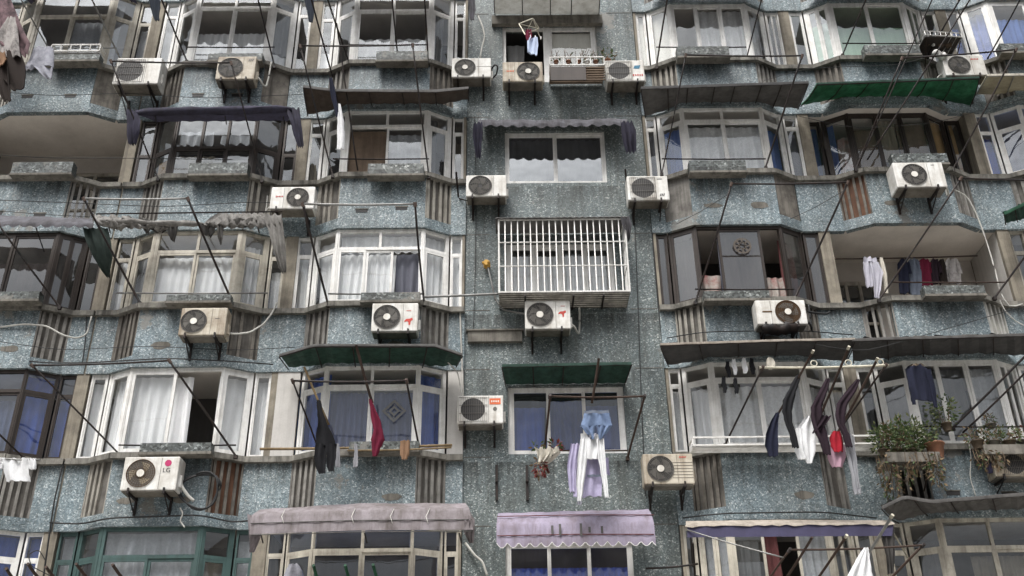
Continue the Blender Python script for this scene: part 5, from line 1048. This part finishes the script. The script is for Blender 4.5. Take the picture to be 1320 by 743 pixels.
cable('white flex dangling under the letters LG unit', [(232, 655, -.4), (236, 662, -.42), (232, 672, -.42), (238, 680, -.42)], .012, 'cable_w')
cable('wire sagging across the right hand bays near the edge', [(1030, 440, -1.0), (1110, 455, -1.1), (1200, 430, -1.0), (1320, 395, -.9)], .006)
cable('thin wire slung across the two right hand bays of the upper storeys', [(985, 104, -1.0), (1040, 88, -.9), (1160, 84, -.7), (1240, 60, -.6)], .005)
# wall irons and cement strip
for lab, x, y0, y1 in (('upright iron bar on the bare wall, left of two below the middle window', 640, 600, 645), ('upright iron bar on the bare wall, right of two below the middle window', 679, 600, 645)):
    a_, b_ = P(x, y0, .02), P(x+1, y1, .02); q = MB(); q.box(a_.x-.022, a_.x+.022, .0, .055, b_.z, a_.z); q.box(a_.x-.022, a_.x+.022, -.05, 0, lerp(b_.z, a_.z, .5), lerp(b_.z, a_.z, .5)+.03); q.build('wall_iron', 'iron', None, **tg(lab, 'iron bracket', 'iron bars on the bare wall'))
for lab, x, y0, y1 in (('iron stay left of the hubless wall unit', 588, 222, 256), ('iron stay right of the two pane window', 806, 218, 250), ('iron stay below the grey drain of the bare wall lower right', 893, 700, 742)):
    q = MB(); q.tube([P(x, y0, -.35), P(x+3, y1, .03)], .018, 6); q.tube([P(x+3, y1, .03), P(x+14, y1+3, -.2)], .014, 6); q.build('wall_stay', 'iron', None, **tg(lab, 'iron stay', 'iron stays on the bare wall'))
a_, b_, c_ = P(603, 428, 0), P(673, 428, 0), P(640, 441, 0); q = MB(); q.box(a_.x, b_.x, -.03, WY+.01, c_.z, a_.z); q.box(a_.x-.03, b_.x+.03, -.06, WY+.01, a_.z+.002, a_.z+.03); q.build('cement_strip', 'cement', BLD)
a_, b_, c_ = P(604, 22, 0), P(776, 21, 0), P(690, 32, 0); q = MB(); q.box(P(634, 25, 0).x, b_.x, -.04, WY+.01, c_.z, a_.z); q.build('lintel', 'cement', BLD)
# ---- more lines and drains
cable('thin black wire drooping over the top left spandrels', [(-5, 118, -.36), (70, 124, -.40), (160, 120, -.36), (260, 127, -.42), (390, 122, -.36)], .006)
cable('black wire bundle nailed under the second storey spandrels at right', [(860, 436, -.1), (905, 428, -.36), (1030, 426, -.36), (1100, 432, -.1)], .010)
cable('black wire dropping from the barred cage roof to the lilac awning', [(818, 284, .03), (822, 380, .03), (826, 500, .03), (832, 640, .03)], .007)
cable('thin wire running down the bare wall left of the barred cage', [(612, 150, .03), (614, 260, .03), (612, 380, .03), (610, 425, .03)], .006)
cable('thin wire looping across the third storey bays at left', [(-5, 440, -.36), (80, 452, -.4), (190, 446, -.36), (300, 452, -.4), (380, 448, -.1)], .006)
cable('slack wire between the diamond paper bay and the wall unit', [(572, 462, -.4), (590, 480, -.2), (594, 500, -.2), (596, 512, -.3)], .012, 'cable_w')
cable('thin black wire hanging across the three windows at upper right', [(1030, 150, -.9), (1100, 166, -.8), (1200, 160, -.8), (1320, 128, -.8)], .005)
cable('black wire hugging the lower right bay head', [(880, 668, -.1), (930, 662, -.38), (1060, 660, -.38), (1130, 668, -.1)], .012)
cable('wire falling from the planted ledge to the buckled canopy', [(1247, 560, -.36), (1252, 590, -.4), (1250, 615, -.36), (1258, 640, -.36)], .007, 'cable_w')
# ---- small trim on some of the wash
def trim(o_name, name, rows, Y, mat):
    o = bpy.data.objects[o_name]; b = MB(); n = 9
    b.loft([[lerp(P(xl, y, Y), P(xr, y, Y), i/(n-1))+V((0, .02*sin(i*1.5), 0)) for i in range(n)] for y, xl, xr in rows]); b.build(name, mat, o)
trim('denim_shorts', 'waistband', [(529.5, 753.5, 784.5), (533, 753, 785)], -1.25, 'k_jean')
trim('white_shirt', 'collar', [(559, 756, 769), (564, 758, 767)], -1.2, 'k_lgrey')
trim('white_shirt', 'cuff', [(646, 744, 750), (651, 744, 750)], -1.2, 'k_lgrey')
trim('lilac_shirt', 'hem', [(612, 757, 775), (615, 757, 775)], -1.07, 'k_jean')
trim('navy_shirt', 'hanger', [(469, 1176, 1188), (472, 1171, 1192)], -.93, 'f_wood')

# ------------------------------------------------------------------ light
el, az = math.radians(58), math.radians(205)
w = bpy.data.worlds.new('World'); SC.world = w; w.use_nodes = True; nt = w.node_tree; bg = nt.nodes['Background']
sky = nt.nodes.new('ShaderNodeTexSky'); sky.sky_type = 'NISHITA'; sky.sun_disc = False; sky.sun_elevation = el; sky.sun_rotation = az; sky.air_density = 1.0; sky.dust_density = 4
hs = nt.nodes.new('ShaderNodeHueSaturation'); hs.inputs['Saturation'].default_value = .16; nt.links.new(sky.outputs[0], hs.inputs['Color'])
tc = nt.nodes.new('ShaderNodeTexCoord'); nz = nt.nodes.new('ShaderNodeTexNoise'); nz.inputs['Scale'].default_value = 2.2; nz.inputs['Detail'].default_value = 6; nt.links.new(tc.outputs['Generated'], nz.inputs['Vector'])
rp = nt.nodes.new('ShaderNodeValToRGB'); rp.color_ramp.elements[0].position = .35; rp.color_ramp.elements[0].color = (1.15, 1.2, 1.27, 1); rp.color_ramp.elements[1].position = .65; rp.color_ramp.elements[1].color = (2.6, 2.6, 2.58, 1); nt.links.new(nz.outputs['Fac'], rp.inputs[0])
mu = nt.nodes.new('ShaderNodeMix'); mu.data_type = 'RGBA'; mu.blend_type = 'MULTIPLY'; mu.inputs['Factor'].default_value = 1; nt.links.new(hs.outputs[0], mu.inputs['A']); nt.links.new(rp.outputs[0], mu.inputs['B'])
sx = nt.nodes.new('ShaderNodeSeparateXYZ'); nt.links.new(tc.outputs['Generated'], sx.inputs[0])
r2 = nt.nodes.new('ShaderNodeValToRGB'); e = r2.color_ramp.elements; e[0].position = 0; e[0].color = (.10, .10, .11, 1); e[1].position = .95; e[1].color = (2.6, 2.6, 2.6, 1); e_ = e.new(.42); e_.color = (.62, .62, .63, 1); nt.links.new(sx.outputs[2], r2.inputs[0])
m2 = nt.nodes.new('ShaderNodeMix'); m2.data_type = 'RGBA'; m2.blend_type = 'MULTIPLY'; m2.inputs['Factor'].default_value = 1; nt.links.new(mu.outputs['Result'], m2.inputs['A']); nt.links.new(r2.outputs[0], m2.inputs['B'])
nt.links.new(m2.outputs['Result'], bg.inputs['Color']); bg.inputs['Strength'].default_value = .115
sd = bpy.data.lights.new('sun', 'SUN'); sd.energy = 1.25; sd.angle = math.radians(14); sd.color = (1, .96, .9)
so = bpy.data.objects.new('sun', sd); COL.objects.link(so)
d = V((sin(az)*cos(el), cos(az)*cos(el), sin(el))); so.rotation_euler = d.to_track_quat('Z', 'Y').to_euler()
vs = SC.view_settings; vs.view_transform = 'Standard'; vs.look = 'None'; vs.exposure = 0
SC.cycles.max_bounces = 8; SC.cycles.transparent_max_bounces = 16; SC.cycles.use_denoising = True
